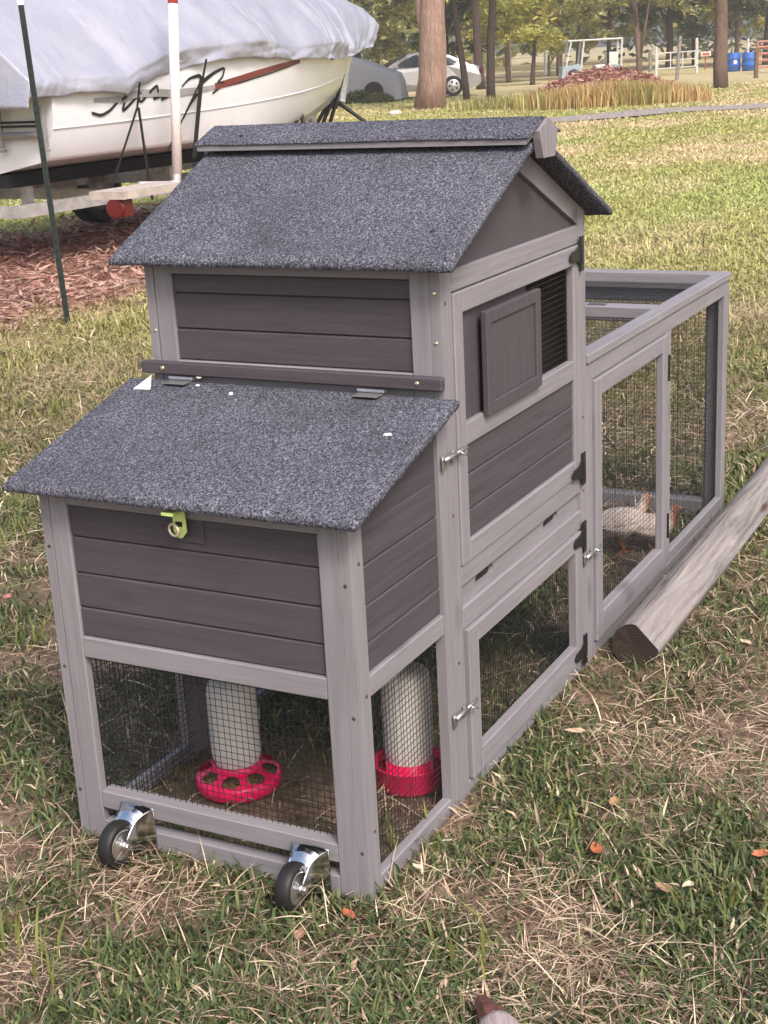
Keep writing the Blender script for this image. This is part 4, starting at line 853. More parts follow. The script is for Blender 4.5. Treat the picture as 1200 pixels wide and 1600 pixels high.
m = MB(); m.lathe([(.001, .020), (.060, .018), (.072, .008), (.075, 0), (.075, -.05)], tl, (-1, -.25, 0), 24); m.box(tl[0] + .01, tl[0] + .12, tl[1] - .07, tl[1] + .05, tl[2] - .065, tl[2] + .060, .01); rl = Mat('red_lens', .3, .5); rl.color((.11, .006, .010)); mbuild(m, 'tail_light', rl.m, trailer, smooth=False)
gp = at(277, 272, 11.3); gt = at(268, -70, 11.0); m = MB(); m.tube([gp, gp + (gt - gp) * .782], .039, 14); mbuild(m, 'guide_pole', plain('white_pvc', (.80, .72, .71), .35), trailer, smooth=True)
m = MB(); m.tube([gp + (gt - gp) * .7825, gt], .0395, 14); mbuild(m, 'guide_cap', plain('red_tape', (.75, .10, .10), .4), trailer, smooth=True)
m = MB(); g0 = gp; m.tube([g0 + np.array([0, 0, .02]), g0 + np.array([-.02, 0, -.06]), g0 + np.array([-.08, .02, -.08]), g0 + np.array([-.42, .06, -.05])], .035, 10); mbuild(m, 'guide_arm', GALV, trailer, smooth=True)

# ------------------------------------------------------------------ trees
def bark(name, lo, hi, sc=1.0):
    m = Mat(name, .95, .12); v = m.coords((5 * sc, 5 * sc, .8 * sc), False); f = m.noise(v, 3.2, 8, .75, 1.2); m.color(m.ramp(f, [(.3, lo), (.6, hi), (.8, tuple(min(.7, x * 1.35) for x in hi))])); m.bump(f, 1.0, .12); return m.m
BARK_PINK = bark('pink_brown_bark', (.26, .15, .12), (.56, .38, .31)); BARK_DARK = bark('dark_bark', (.06, .042, .038), (.16, .115, .10), 2); BARK_TAN = bark('tan_bark', (.14, .09, .07), (.34, .24, .19), 2)
def leaves(name, P, size, cols, parent, mat=LEAF, origin=(0, 0, 0), droop=0, **pr):
    n = len(P); P = P - np.asarray(origin); a = RNG.normal(0, 1, (n, 3)); a[:, 2] *= .6; a /= np.linalg.norm(a, axis=1)[:, None]; b = np.cross(a, RNG.normal(0, 1, (n, 3))); b /= np.linalg.norm(b, axis=1)[:, None] + 1e-9
    s = (size * RNG.uniform(.6, 1.4, n))[:, None]; V = np.stack([P - a * s, P + b * s * .38, P + a * s, P - b * s * .38], 1).reshape(-1, 3).astype(np.float32)
    me = bpy.data.meshes.new(name); me.vertices.add(n * 4); me.vertices.foreach_set('co', V.ravel()); me.loops.add(n * 4); me.loops.foreach_set('vertex_index', np.arange(n * 4, dtype=np.int32)); me.polygons.add(n); me.polygons.foreach_set('loop_start', np.arange(n, dtype=np.int32) * 4); me.update(calc_edges=True)
    at_ = me.attributes.new('col', 'FLOAT_COLOR', 'POINT'); k = np.ones((n, 4, 4), np.float32); k[:, :, :3] = cols[:, None, :]; at_.data.foreach_set('color', k.ravel())
    return link(name, me, mat, parent, **pr)
OLIVE = [tuple(min(.62, q * 1.7) for q in c) for c in [(.15, .155, .065), (.20, .195, .085), (.25, .235, .10), (.11, .12, .055), (.30, .27, .12)]]
BRIGHT = [tuple(min(.62, q * 1.4) for q in c) for c in [(.34, .34, .09), (.42, .38, .11), (.28, .29, .08), (.48, .40, .13), (.22, .24, .07)]]
DARKG = [tuple(min(.62, q * 1.75) for q in c) for c in [(.075, .09, .05), (.10, .115, .062), (.14, .15, .075), (.055, .07, .042)]]
def tree(label, base, h, r, lean, crown, pal, bk, nleaf=5000, leaf=.13, limbs=5, limb_z=.35, name='tree', group=None, burl=False, seed=0):
    """crown: list of (dx,dy,dz,rx,rz) leaf clouds in metres from the base"""
    rs = random.Random(seed); base = np.array(base, float); base[2] = float(gz(base[:1], base[1:2])[0]) - .05
    t = empty(name, None, tuple(base), label=label, category='tree')
    if group: t['group'] = group
    m = MB(); Z = np.linspace(0, h, 16); path = [np.array([lean[0] * (z / h) ** 1.2 + .05 * r * math.sin(z * 2.1 + seed) * 4, lean[1] * (z / h) ** 1.2 + .05 * r * math.cos(z * 1.7 + seed) * 4, z]) for z in Z]
    rad = [r * (1.2 if i == 0 else 1.05 if i == 1 else 1) * (1 - .72 * (i / 15) ** 1.3) for i in range(16)]; m.tube(path, rad, 14)
    if burl: m.tube([path[2] + np.array([0, r * .5, -.3]), path[3] + np.array([0, r * .85, 0]), path[4] + np.array([0, r * 1.0, .1]), path[5] + np.array([.1, r * 1.8, .8])], [r * .3, r * .5, r * .45, r * .3], 8)
    for k in range(limbs):
        f = limb_z + (1 - limb_z) * (k + rs.random()) / limbs * .85; i = int(f * 15); p0 = path[i]; c = crown[rs.randrange(len(crown))]; tgt = np.array([c[0], c[1], c[2]]) + np.array([rs.uniform(-.5, .5) * c[3], rs.uniform(-.5, .5) * c[3], rs.uniform(-.3, .3) * c[4]])
        md = (p0 + tgt) / 2 + np.array([rs.uniform(-.2, .2), rs.uniform(-.2, .2), .25]); rr = rad[i] * .5; m.tube([p0, (p0 + md) / 2 + np.array([0, 0, .08]), md, tgt], [rr, rr * .8, rr * .6, rr * .2], 7)
    m.v = [(x + r * .16 * mnoise.noise(Vector((x * 3, y * 3, z * 1.3 + seed))), y + r * .16 * mnoise.noise(Vector((x * 3 + 9, y * 3, z * 1.3))), z) for (x, y, z) in m.v]
    m.build('trunk', bk, t, True)
    vol = np.array([c[3] ** 2 * c[4] for c in crown]); vol = vol / vol.sum(); PP = []; CC = []
    for c, w_ in zip(crown, vol):
        nc = max(4, int(nleaf * w_ / 45)); d = RNG.normal(0, 1, (nc, 3)); d /= np.linalg.norm(d, axis=1)[:, None]; rr = RNG.random(nc) ** .45; ctr = np.array(c[:3]) + d * rr[:, None] * np.array([c[3], c[3], c[4]])
        tone = RNG.uniform(.6, 1.4, nc)
        for q, tn in zip(ctr, tone):
            P = q + RNG.normal(0, 1, (45, 3)) * np.array([.30, .30, .20]) * min(1.3, c[3] * .45); PP.append(P); CC.append(pick(pal, 45) * tn)
    P = np.concatenate(PP); Cc = np.concatenate(CC); k = P[:, 2] > .25; leaves('crown', P[k], leaf, Cc[k], t); return t
def L_(px, py, dist=None):
    g = gnd(px, py)
    if dist is not None: d = g[:2] - CAM[:2]; d /= np.linalg.norm(d); q = CAM[:2] + d * dist; return (q[0], q[1], 0)
    return tuple(g)
tx = lambda m_: CR[:2] * m_      # metres to the right in the picture
def off(dr, dd, dz, rx, rz): v = CR[:2] / np.linalg.norm(CR[:2]) * dr + np.array([CF[0], CF[1]]) / np.hypot(CF[0], CF[1]) * dd; return (v[0], v[1], dz, rx, rz)
ln = lambda m_: tuple(CR[:2] / np.linalg.norm(CR[:2]) * m_)
tree('big pinkish-brown tree trunk with a bulge, standing between the two cars', L_(672, 170), 12, .35, ln(1.3), [off(0, 0, 10, 4, 2.2), off(-3, 1, 8, 2.4, 1.5), off(3, 1, 8.5, 2.4, 1.5), off(-2.0, .5, 4.0, 1.2, .7), off(2.2, .5, 4.4, 1.3, .7)], OLIVE, BARK_PINK, 7000, .13, 6, .32, 'tree', burl=True, seed=1)
tree('slim dark leaning tree just right of the big trunk', L_(729, 155), 7.5, .10, ln(-.9), [off(-.5, 0, 6, 1.8, 1.3), off(-1, .5, 3.7, 1.0, .5), off(.6, .4, 4.0, .9, .5)], DARKG, BARK_DARK, 3500, .11, 5, .4, seed=2)
tree('thin dark tree with forked stem right of the slim leaning one', L_(766, 154), 8.5, .125, ln(.6), [off(0, 0, 7, 2, 1.5), off(-.8, .3, 3.8, .9, .5), off(.9, .3, 3.6, .9, .6)], OLIVE, BARK_DARK, 4000, .11, 5, .3, seed=3)
tree('dark twin tree stem behind the silver car', L_(752, 138), 8, .16, ln(-.5), [off(0, 0, 6.5, 2.2, 1.5), off(-.8, .3, 4.0, 1.3, .6)], DARKG, BARK_DARK, 3500, .12, 5, .3, seed=4)
tree('single straight brown tree trunk on the lawn at right, before the blue barrels', L_(1128, 137), 11, .19, ln(-.55), [off(0, 0, 9, 3, 2), off(-1.5, 0, 5.0, 1.3, .7), off(1.3, .3, 5.0, 1.2, .7)], OLIVE, BARK_TAN, 6000, .12, 6, .38, seed=5)
tree('small umbrella-shaped young tree with yellow-green crown', L_(833, 131), 2.35, .10, ln(.1), [off(.1, 0, 1.95, 1.0, .22), off(-.5, .2, 1.75, .7, .2), off(.7, .1, 1.8, .7, .2)], BRIGHT, BARK_DARK, 2400, .085, 9, .62, seed=6)
tree('multi-stemmed tan tree behind the mulch pile beside the gate', L_(1000, 119), 7, .13, ln(-.7), [off(0, 0, 5.5, 2.6, 1.7), off(-1.6, 0, 3.4, 1.5, .8), off(1.6, 0, 3.2, 1.4, .8)], OLIVE, BARK_TAN, 6500, .12, 8, .10, seed=7)
# the row of trees behind, each with its own crown
row = [(560, 62, .22, 'olive tree behind the grey covered car', OLIVE, BARK_DARK), (612, 70, .2, 'yellow-green tree behind the silver car roof', BRIGHT, BARK_TAN), (700, 66, .24, 'dark tree behind the silver car boot', DARKG, BARK_DARK), (795, 64, .2, 'bright yellow-green tree left of the umbrella-shaped one', BRIGHT, BARK_TAN),
       (875, 72, .26, 'grey-olive tree behind the utility cart', OLIVE, BARK_TAN), (950, 78, .22, 'yellowish tree right behind the utility cart canopy', BRIGHT, BARK_TAN), (1045, 76, .3, 'dark evergreen behind the white gate', DARKG, BARK_DARK), (1085, 82, .28, 'tall dark evergreen between gate and signpost', DARKG, BARK_DARK), (1150, 80, .22, 'light yellow-green tree behind the blue barrels', BRIGHT, BARK_TAN), (1195, 74, .26, 'dark olive tree at the right edge of the field', DARKG, BARK_DARK), (905, 92, .3, 'far olive tree above the mulch pile', OLIVE, BARK_DARK), (745, 88, .3, 'far olive tree in the gap right of the big trunk', OLIVE, BARK_TAN)]
for k, (px, dist, r, lab, pal, bk) in enumerate(row):
    b = L_(px, 120, dist); q = dist / 70
    tree(lab, b, 9, r * .55, ln(random.uniform(-.6, .6)), [off(0, 0, 6.8, 2.6, 1.8), off(-1.6, -.3, 4.3 * q, 1.7, 1.0), off(1.6, -.5, 4.0 * q, 1.7, 1.0), off(.2, -1.0, 3.2 * q, 1.8, .9), off(-.9, .6, 2.4 * q, 1.4, .7), off(1.2, .3, 1.7 * q, 1.2, .6)], pal, bk, 11000, .14, 7, .18, group='trees along the far side of the field', seed=20 + k)
def woods():
    PP = []; CC = []; yaw = math.atan2(CF[1], CF[0])
    for k in range(760):
        a = yaw + RNG.uniform(-.46, .46); d = RNG.uniform(96, 125); z = 11 * RNG.random() ** 1.1 * (.75 + .5 * float(fbm(np.array([a * 22]), np.array([0.]), 8)[0])) + .3; c = np.array([CAM[0] + d * math.cos(a), CAM[1] + d * math.sin(a), z])
        n = 40; PP.append(c + RNG.normal(0, 1, (n, 3)) * np.array([1.2, 1.2, .8])); pal = (OLIVE, DARKG, BRIGHT, OLIVE)[int(4 * float(fbm(np.array([a * 30]), np.array([z * .3]), 2)[0])) % 4]; CC.append(pick(pal, n) * RNG.uniform(.6, 1.4))
    leaves('woods', np.concatenate(PP), .42, np.concatenate(CC), None, kind='stuff', label='distant mixed wood closing off the field', category='woods')
woods()
def shrub(px, py, wd, ht, label, pal, n=2500, leaf=.06):
    g = np.array(L_(px, py)); t = empty('shrub', None, tuple(g), label=label, category='shrub'); d = RNG.normal(0, 1, (n, 3)); d /= np.linalg.norm(d, axis=1)[:, None]; P = d * (RNG.random(n) ** .4)[:, None] * np.array([wd, wd, ht]); P[:, 2] = np.abs(P[:, 2]) * (.8 + .4 * RNG.random(n))
    leaves('foliage', P, leaf, pick(pal, n), t); m = MB()
    for k in range(6): m.tube([(0, 0, -.02), (random.uniform(-.3, .3) * wd, random.uniform(-.3, .3) * wd, ht * .8)], [.02, .006], 5)
    m.build('stem', BARK_DARK, t)
shrub(560, 160, .55, .34, 'low green shrub in front of the covered car', [(.10, .13, .045), (.14, .16, .055), (.07, .095, .04)]); shrub(592, 160, .5, .26, 'small spreading shrub right of the low green one', [(.12, .13, .05), (.17, .16, .06)], 1800)

# ------------------------------------------------------------------ cars
def car_mat(): m = Mat('silver_paint', .25, .5, .55); f = m.noise(m.coords((1, 1, 1), False), 3, 3); m.color(m.ramp(f, [(.3, (.56, .54, .56)), (.7, (.64, .62, .63))])); m.b.inputs['Coat Weight'].default_value = .5; return m.m
GLASS = Mat('car_glass', .06, .6); GLASS.color((.055, .065, .07)); GLASS = GLASS.m
def sedan():
    rear = np.array(L_(735, 151)); rw = np.array(L_(703, 149)); dist = np.linalg.norm(rw[:2] - CAM[:2]); t = empty('silver_sedan', None, tuple(rw), label='silver four-door sedan parked behind the big tree', category='car')
    t.rotation_euler.z = math.atan2(CR[1], CR[0]) + math.pi + .10        # nose towards picture left
    # local: x forward from the rear axle, y to the left of the car
    prof_body = [(-.98, .38), (-.98, .62), (-.93, .86), (-.80, .93), (-.30, .95), (.15, .93), (1.9, .90), (2.3, .88), (3.2, .76), (3.50, .62), (3.58, .45), (3.55, .28), (3.0, .20), (-.60, .22), (-.9, .28)]
    vs = []; fs = []; ny = 9; n = len(prof_body); ys = np.linspace(-.88, .88, ny)
    for y in ys:
        k = 1 - .05 * (abs(y) / .88) ** 4
        for (x, z) in prof_body: vs.append((1.3 + (x - 1.3) * (k if abs(x - 1.3) > 1.5 else 1), y * (1 - .10 * max(0, (z - .55) / .4) ** 2 - .06 * max(0, (.45 - z) / .25) ** 2), z))
    for i in range(ny - 1):
        for k in range(n): fs.append((i * n + k, i * n + (k + 1) % n, (i + 1) * n + (k + 1) % n, (i + 1) * n + k))
    fs += [tuple(range(n)), tuple(range((ny - 1) * n, ny * n))]; me = mesh('body', vs, fs, True); fix_normals(me); P = car_mat(); body = link('body', me, P, t)
    for p in body.data.polygons:
        if len(p.vertices) > 4: p.use_smooth = False
    cab = [(-.62, .93), (-.35, 1.10), (.05, 1.28), (.45, 1.385), (1.0, 1.41), (1.40, 1.36), (1.75, 1.20), (2.30, .88)]; inner = .70; vs = []; n = len(cab); ny = 7
    for j in range(ny):
        u = -1 + 2 * j / (ny - 1)
        for (x, z) in cab: wy = .80 - .26 * max(0, (z - .9) / .5); vs.append((x, u * wy, z - .015 * abs(u) ** 3))
    fs = [(j * n + k, j * n + k + 1, (j + 1) * n + k + 1, (j + 1) * n + k) for j in range(ny - 1) for k in range(n - 1)] + [tuple(range(n)), tuple(range((ny - 1) * n, ny * n))]; me = mesh('roof', vs, fs, False); fix_normals(me); link('roof', me, P, t)
    for s in (-1, 1):
        for (nm, q) in (('side_window', [(.30, 1.30), (.62, 1.345), (.86, 1.35), (.86, .96), (-.05, .96), (-.18, 1.06)]), ('side_window', [(.93, 1.35), (1.18, 1.335), (1.50, 1.21), (1.93, .97), (.93, .96)])):
            vv = [(x, s * (.806 - .26 * max(0, (z - .9) / .5)), z - .012) for x, z in q]; link(nm, mesh(nm, vv, [tuple(range(len(vv)))]), GLASS, t)
        MB().prism([(1.78, .96), (1.92, .96), (1.94, 1.06), (1.80, 1.06)], 1, *(sorted((s * .84, s * .97)))).build('mirror', P, t)
        MB().box(-.985, -.90, *sorted((s * .55, s * .82)), .66, .84, .02).build('tail_lamp', rl.m, t); MB().box(3.35, 3.52, *sorted((s * .5, s * .8)), .58, .70, .02).build('headlight', GLASS, t)
        for x in (0, 2.65):
            wt = MB(); wt.lathe([(.20, -.09), (.29, -.10), (.315, -.07), (.315, .07), (.29, .10), (.20, .09)], (x, s * .80, .315), (0, s, 0), 28, True); wt.build('tyre', RUBBER, t, True)
            wr = MB(); wr.lathe([(.001, .085), (.05, .085), (.07, .07), (.20, .10), (.21, .09), (.21, -.08), (.001, -.08)], (x, s * .80, .315), (0, s, 0), 24); r_ = wr.build('rim', plain('alloy', (.62, .60, .60), .3, .5, .6), t, True)
            for k in range(5): a = k * 1.2566; MB().lathe([(.001, .094), (.034, .092), (.036, .088)], (x + .13 * math.cos(a), s * .805, .315 + .13 * math.sin(a)), (0, s, 0), 10).build('rim_hole', RUBBER, t)
    vv = [(1.44, .66, 1.345), (1.44, -.66, 1.345), (2.24, -.74, .925), (2.24, .74, .925)]; link('windscreen', mesh('windscreen', [(x + .012, y, z + .012) for x, y, z in vv], [(0, 1, 2, 3)]), GLASS, t)
    vv = [(.02, .64, 1.28), (.02, -.64, 1.28), (-.52, -.72, .985), (-.52, .72, .985)]; link('rear_window', mesh('rear_window', [(x - .012, y, z + .014) for x, y, z in vv], [(0, 1, 2, 3)]), GLASS, t)
sedan()
def covered_car():
    c = np.array(L_(592, 157)); t = empty('covered_car', None, tuple(c), label='car under a loose grey cover left of the big tree', category='car'); t.rotation_euler.z = math.atan2(CR[1], CR[0]) + math.pi - .15
    top = [(-.85, .05), (-.82, .55), (-.70, .82), (-.25, .98), (.25, 1.20), (.8, 1.36), (1.6, 1.40), (2.2, 1.32), (2.8, 1.02), (3.5, .90), (3.75, .6), (3.8, .05)]
    xs = np.linspace(0, len(top) - 1, 90); X = np.interp(xs, range(len(top)), [a for a, _ in top]); Zt = np.interp(xs, range(len(top)), [b for _, b in top]); vs = []; nv = 30
    for x, z in zip(X, Zt):
        for j in range(nv):
            u = -1 + 2 * j / (nv - 1); a = abs(u); s = 1 if u > 0 else -1; q = max(0, (a - .45) / .55); w_ = .92 * (a / .45 if a < .45 else 1) * (.62 if a < .45 else .62 + .38 * q ** .6); zz = z * (1 if a < .45 else 1 - q ** 1.5 * .97)
            f = mnoise.noise(Vector((x * 4, a * 2, 5))) * .05 * (.3 + q) + mnoise.noise(Vector((x * 11, a * 3, 8))) * .02 * q; vs.append((x + f * .3, s * (w_ * (1 if q < .5 else 1) + f) if a > .02 else 0, max(.03, zz + f * .4)))
    fs = [(i * nv + j, i * nv + j + 1, (i + 1) * nv + j + 1, (i + 1) * nv + j) for i in range(len(X) - 1) for j in range(nv - 1)]
    m = Mat('grey_car_cover', .7, .3); v = m.coords((1, 1, 1), False); br = m.n('ShaderNodeTexBrick', Scale=1.0); br.inputs['Color1'].default_value = br.inputs['Color2'].default_value = (.26, .26, .28, 1); br.inputs['Mortar'].default_value = (.285, .285, .305, 1); br.inputs['Mortar Size'].default_value = .012; br.inputs['Brick Width'].default_value = .35; br.inputs['Row Height'].default_value = .25
    tc = m.n('ShaderNodeTexCoord'); cm = m.n('ShaderNodeCombineXYZ'); sx = m.n('ShaderNodeSeparateXYZ'); m.l(tc.outputs['Object'], sx.inputs[0]); m.l(sx.outputs['X'], cm.inputs['X']); m.l(sx.outputs['Z'], cm.inputs['Y']); m.l(cm.outputs[0], br.inputs['Vector']); m.color(br.outputs['Color'])
    me = mesh('cover', vs, fs, True); fix_normals(me); link('cover', me, m.m, t)
    wt = MB(); wt.lathe([(.001, .02), (.18, .03), (.28, .10), (.30, .07), (.30, -.07)], (.0, .93, .30), (0, 1, 0), 24); wt.build('tyre', plain('dark_brown_tyre', (.03, .022, .02), .8), t, True)  # tyre in one dark brown
covered_car()

# ------------------------------------------------------------------ far yard: pile, cart, gate, posts, barrels
def pile():
    c = np.array(L_(945, 158, 36.5)); t = empty('mulch_pile', None, tuple(c), label='heap of red bark mulch ringed with dry tall grass', category='mulch pile'); n, k = 60, 22; vs = []; fs = []
    for i in range(k):
        q = i / (k - 1)
        for j in range(n):
            a = 2 * math.pi * j / n; r1, r2 = 2.3 * q, 1.5 * q; h = .80 * (1 - q ** 1.7) + (.10 * mnoise.noise(Vector((q * 5 * math.cos(a), q * 5 * math.sin(a), 2))) + .05 * mnoise.noise(Vector((q * 14 * math.cos(a), q * 14 * math.sin(a), 4)))) * (1 - q * .6)
            v = CR[:2] / np.linalg.norm(CR[:2]) * r1 * math.cos(a) + np.array([CF[0], CF[1]]) / np.hypot(CF[0], CF[1]) * r2 * math.sin(a); vs.append((v[0], v[1], h - .04))
    for i in range(k - 1):
        for j in range(n): fs.append((i * n + j, i * n + (j + 1) % n, (i + 1) * n + (j + 1) % n, (i + 1) * n + j))
    m = Mat('red_mulch', .95, .15); f = m.noise(m.coords((1, 1, 1), False), 9, 8, .75); m.color(m.ramp(f, [(.3, (.24, .11, .085)), (.55, (.46, .24, .18)), (.75, (.60, .38, .29))])); m.bump(f, 1, .08); me = mesh('heap', vs, fs); fix_normals(me); link('heap', me, m.m, t)
    N = 2600; a = RNG.uniform(0, 6.283, N); q = np.sqrt(RNG.random(N)) * .9; P = np.stack([q * np.cos(a) * 2.2, q * np.sin(a) * 1.45], -1); ex = CR[:2] / np.linalg.norm(CR[:2]); ey = np.array([CF[0], CF[1]]) / np.hypot(CF[0], CF[1])
    Wp = P[:, :1] * ex + P[:, 1:] * ey; Z = .80 * (1 - q ** 1.7) + .02; o = blades('chips', np.concatenate([Wp, Z[:, None]], 1), RNG.uniform(.08, .22, N), RNG.uniform(.03, .06, N), RNG.uniform(0, 6.28, N), RNG.normal(1.45, .3, N), pick([(.40, .19, .145), (.52, .28, .22), (.30, .13, .10), (.6, .4, .31)], N), STRAW, 1.0, kind='stuff'); o.parent = t
    # tall dry grass in front and to both sides
    N = 7000; u = RNG.normal(.0, .95, N); u = np.where(np.abs(u) > 2.3, RNG.uniform(-1.5, 1.5, N), u); dd = -1.25 + RNG.normal(0, .30, N) + .12 * u ** 2 * .3; g = c[:2] + u[:, None] * ex + dd[:, None] * ey; hgt = np.clip(.52 - .06 * np.abs(u), .18, .6) * RNG.uniform(.6, 1.25, N)
    o = blades('tall_dry_grass', np.concatenate([g, np.zeros((N, 1))], 1), hgt, RNG.uniform(.016, .034, N), RNG.uniform(0, 6.28, N), RNG.uniform(.05, .75, N), np.where((RNG.random(N) < .4 + .3 * np.sin(u * 2.3))[:, None], pick([(.34, .33, .11), (.42, .38, .13)], N), pick([(.66, .48, .22), (.58, .40, .18), (.52, .31, .17)], N)), GRASS, .3, kind='stuff', label='tall dry straw-coloured grass fringing the mulch pile', category='grass')
    N = 2600; u = RNG.normal(-2.3, .5, N); dd = RNG.normal(0.6, .6, N); g = c[:2] + u[:, None] * ex + dd[:, None] * ey
    blades('weeds', np.concatenate([g, np.zeros((N, 1))], 1), RNG.uniform(.10, .34, N), RNG.uniform(.015, .03, N), RNG.uniform(0, 6.28, N), RNG.uniform(.1, .9, N), pick([(.30, .30, .10), (.46, .38, .16), (.24, .25, .09)], N), GRASS, .35, kind='stuff', label='rough green weeds left of the mulch pile', category='weeds')
pile()
PALE = plain('pale_painted_steel', (.62, .60, .57), .45, .4, 0, .15); GREYP = plain('grey_post_wood', (.26, .23, .21), .9, .2, 0, .3, 12)
def cart():
    c = np.array(L_(928, 112, 56)); t = empty('utility_cart', None, tuple(c), label='small utility cart with pale canopy frame behind the mulch pile', category='cart'); t.rotation_euler.z = math.atan2(CR[1], CR[0])
    t.location[2] = -.15
    m = MB(); m.box(-1.0, 1.0, -.55, .55, 1.62, 1.68, .02); m.build('canopy', PALE, t)
    for (x0, x1) in ((-1.12, -.88), (-.55, -.42), (.92, .95)):
        for y in (-.5, .5): MB().tube([(x0, y, .55), (x1, y, 1.62)], .035, 6).build('canopy_post', PALE, t)
    MB().tube([(.45, -.5, .6), (.45, -.5, 1.62)], .045, 6).build('canopy_post', BLACK, t)
    MB().prism([(-1.25, .35), (1.0, .35), (1.0, .72), (.2, .72), (.15, .60), (-.5, .60), (-.6, .85), (-1.2, .75)], 1, -.55, .55).build('body', plain('pale_blue_paint', (.36, .42, .48), .4), t)
    MB().box(.45, .80, -.45, .45, .72, 1.20, .04).build('seat', plain('white_seat', (.66, .64, .60), .5), t); MB().box(.0, .45, -.45, .45, .60, .78, .04).build('seat', plain('white_seat', (.66, .64, .60), .5), t)
    for x in (-.8, .65):
        for y in (-.55, .55): MB().lathe([(.001, .10), (.14, .10), (.24, .09), (.26, .06), (.26, -.06), (.24, -.09), (.001, -.10)], (x, y, .26 + .15), (0, 1, 0), 18).build('wheel', RUBBER, t, True)
    MB().box(-1.24, -1.05, -.5, .5, .30, .50, .02).build('bumper', PALE, t)
cart()
def post(px, ybase, ytop, wpx, label, mat, lean=0, dist=None):
    b = np.array(L_(px, ybase, dist)); dep = (b - CAM) @ CF; h = (ybase - ytop) * dep / FPX; r = wpx * dep / FPX / 2
    t = empty('fence_post', None, tuple(b), label=label, category='fence post', group='posts along the far fence'); m = MB(); v = ln(lean); m.tube([(0, 0, -.2), (v[0] * .5, v[1] * .5, h * .5), (v[0], v[1], h)], [r * 1.05, r, r * .95], 8); m.build('shaft', mat, t)
    m = MB(); m.tube([(v[0], v[1], h), (v[0], v[1], h + .03)], [r * .95, r * .5], 8); m.build('post_top', mat, t); return b
pA = post(1057, 125, 61, 6, 'weathered grey post leaning before the white gate', GREYP, .12); pB = post(1025, 118, 76, 4, 'thin pale post at the left end of the white gate', PALE); pC = post(1088, 113, 63, 5, 'pale post at the right end of the white gate', PALE)
for px, yb, yt, w_, lab, mt in [(798, 127, 66, 4, 'pale thin post between the dark stems and the umbrella tree', PALE), (748, 132, 78, 5, 'pale post beside the dark twin stem', PALE), (858, 118, 88, 5, 'short dark post right of the umbrella tree', GREYP), (1016, 112, 80, 6, 'brown post just left of the white gate', GREYP), (1168, 110, 64, 4, 'slim white post between the blue barrels', PALE), (1181, 121, 78, 7, 'thick brown post right of the blue barrels', BARK_TAN), (852, 116, 78, 4, 'narrow pale post near the mulch pile', PALE)]: post(px, yb, yt, w_, lab, mt)
def wire_fence(pts, label):
    P = [np.array(L_(px, py)) for px, py in pts]; t = empty('wire_fence', None, tuple(P[0]), label=label, category='fence')
    for z in (.3, .6, .9, 1.15): m = MB(); m.tube([p + np.array([0, 0, z]) for p in P], .008, 5); mbuild(m, 'wire', plain('fence_wire', (.30, .28, .26), .5, .4, .5), t)
wire_fence([(640, 131), (748, 132), (798, 127), (852, 116)], 'thin wire fence running behind the dark stems to the cart'); wire_fence([(1088, 113), (1181, 121), (1260, 116)], 'thin wire fence from the gate to the thick brown post')
def gate():
    a, b = np.array(pB), np.array(pC); d = b - a; L = np.linalg.norm(d[:2]); t = empty('field_gate', None, tuple(a), label='white tubular steel field gate between two pale posts', category='gate'); u = d / L
    def pt(s, z): p = u * s; return (p[0], p[1], z)
    for z in (.25, .55, .85): MB().tube([pt(.08, z), pt(L - .08, z)], .026, 6).build('bar', PALE, t)
    for s in (.10, L * .35, L * .65, L - .10): MB().tube([pt(s, .22), pt(s, .88)], .026, 6).build('upright', PALE, t)
gate()
def signpost():
    b = np.array(L_(1102, 109)); t = empty('roadside_box', None, tuple(b), label='red and white box on a thin red post right of the gate', category='box'); t.rotation_euler.z = math.atan2(CR[1], CR[0]); dep = (b - CAM) @ CF; k = dep / FPX
    MB().tube([(0, 0, 0), (0, 0, 20 * k)], .03, 6).build('post', plain('red_paint', (.38, .08, .07), .5), t); MB().box(-8 * k, 8 * k, -.10, .10, 20 * k, 27 * k, .02).build('box_body', plain('white_paint', (.70, .62, .60), .5), t); MB().box(-5.5 * k, 5.5 * k, -.106, -.1005, 21.5 * k, 25.5 * k, .002).build('box_front', plain('red_panel', (.42, .10, .09), .5), t)
signpost()
def barrel(px, yb, label):
    b = np.array(L_(px, yb)); dep = (b - CAM) @ CF; k = dep / FPX; R = 10.5 * k; H = 27 * k; t = empty('blue_barrel', None, tuple(b), label=label, category='barrel', group='blue barrels by the far fence')
    m = MB().lathe([(.001, 0), (R * .9, 0), (R, .04 * H), (R, .30 * H), (R * 1.04, .32 * H), (R, .35 * H), (R, .64 * H), (R * 1.04, .66 * H), (R, .69 * H), (R, .93 * H), (R * .92, H), (R * .85, H), (R * .85, .97 * H), (.001, .97 * H)], (0, 0, 0), (0, 0, 1), 24); m.build('drum', plain('blue_plastic', (.035, .13, .48), .4, .4), t, True); return t, R, H
t_, R_, H_ = barrel(1146, 111, 'left blue plastic barrel with a round white label'); d_ = np.array([-CF[0], -CF[1]]) / np.hypot(CF[0], CF[1])
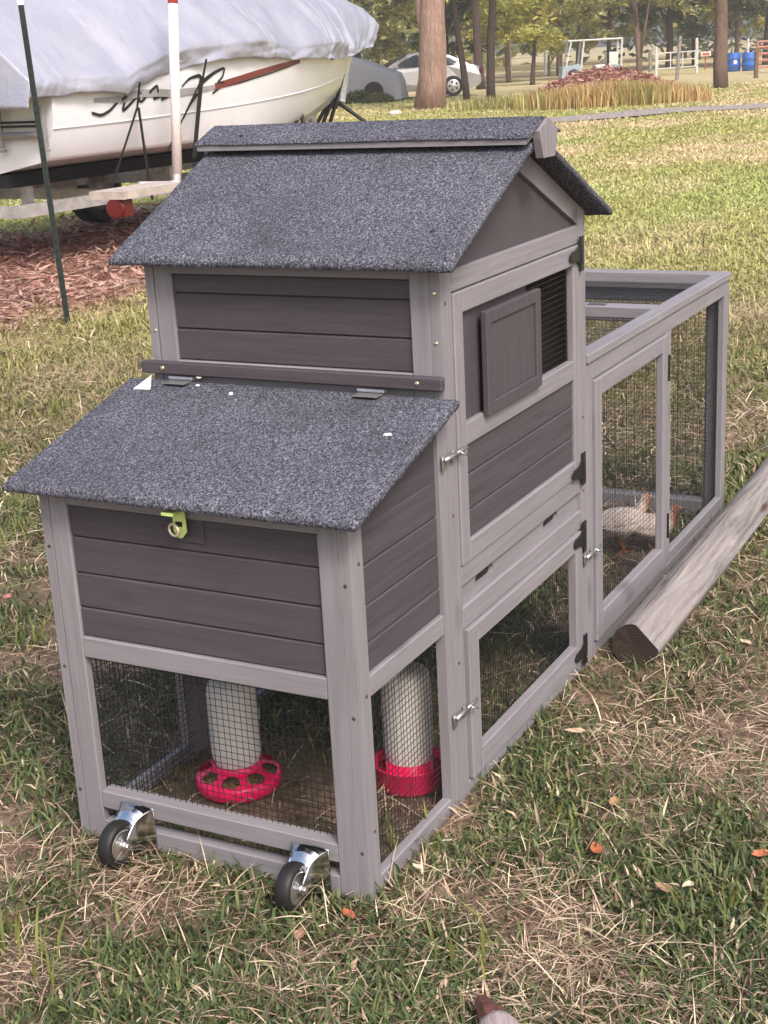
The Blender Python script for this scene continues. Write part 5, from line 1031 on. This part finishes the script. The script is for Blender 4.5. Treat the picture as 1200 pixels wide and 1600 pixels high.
MB().lathe([(.001, .012), (R_ * .28, .012), (R_ * .28, -.02)], (d_[0] * R_ * 1.0, d_[1] * R_ * 1.0, H_ * .5), (d_[0], d_[1], 0), 16).build('label_disc', WHITE, t_); barrel(1170, 110, 'right blue plastic barrel partly behind the slim white post')
def red_panel():
    b = np.array(L_(1215, 112)); t = empty('farm_panel', None, tuple(b), label='rust-red tubular stock panel at the right edge of the field', category='stock panel'); t.rotation_euler.z = math.atan2(CR[1], CR[0]); dep = (b - CAM) @ CF; k = dep / FPX; m_ = plain('rust_red_paint', (.40, .17, .13), .6)
    for z in (8, 18, 28, 38, 46): MB().tube([(-32 * k, 0, z * k), (40 * k, 0, z * k)], .05, 6).build('bar', m_, t)
    for x in (-32, -8, 16, 40): MB().tube([(x * k, 0, 0), (x * k, 0, 46 * k)], .05, 6).build('upright', m_, t)
red_panel()
def flat_stone():
    g = np.array(L_(617, 177)); m = MB().lathe([(.001, .07), (.14, .065), (.21, .03), (.22, -.02)], (0, 0, 0), (0, 0, 1), 14); m.v = [(x * (1 + .2 * mnoise.noise(Vector((x * 5, y * 5, 1)))), y * .7, z) for x, y, z in m.v]; o = m.build('flat_stone', plain('pale_stone', (.62, .56, .52), .85), None, True, label='small pale flat stone on the grass below the big tree', category='stone'); o.location = g
flat_stone()

# ------------------------------------------------------------------ thin evening haze over the field
def haze():
    m = bpy.data.materials.new('thin_haze'); m.use_nodes = True; t = m.node_tree
    for n in list(t.nodes):
        if n.type != 'OUTPUT_MATERIAL': t.nodes.remove(n)
    v = t.nodes.new('ShaderNodeVolumePrincipled'); v.inputs['Color'].default_value = (.96, .93, .90, 1); v.inputs['Density'].default_value = .0019; v.inputs['Anisotropy'].default_value = .2
    t.links.new(v.outputs[0], t.nodes['Material Output'].inputs['Volume'])
    mb = MB(); mb.add([(x, y, z) for x in (-440, 440) for y in (-440, 440) for z in (-1.3, 22)], [(0, 1, 3, 2), (4, 5, 7, 6), (0, 1, 5, 4), (2, 3, 7, 6), (0, 2, 6, 4), (1, 3, 7, 5)])
    mb.build('haze', m, None, kind='stuff', label='thin pale haze in the air over the field', category='haze')
haze()
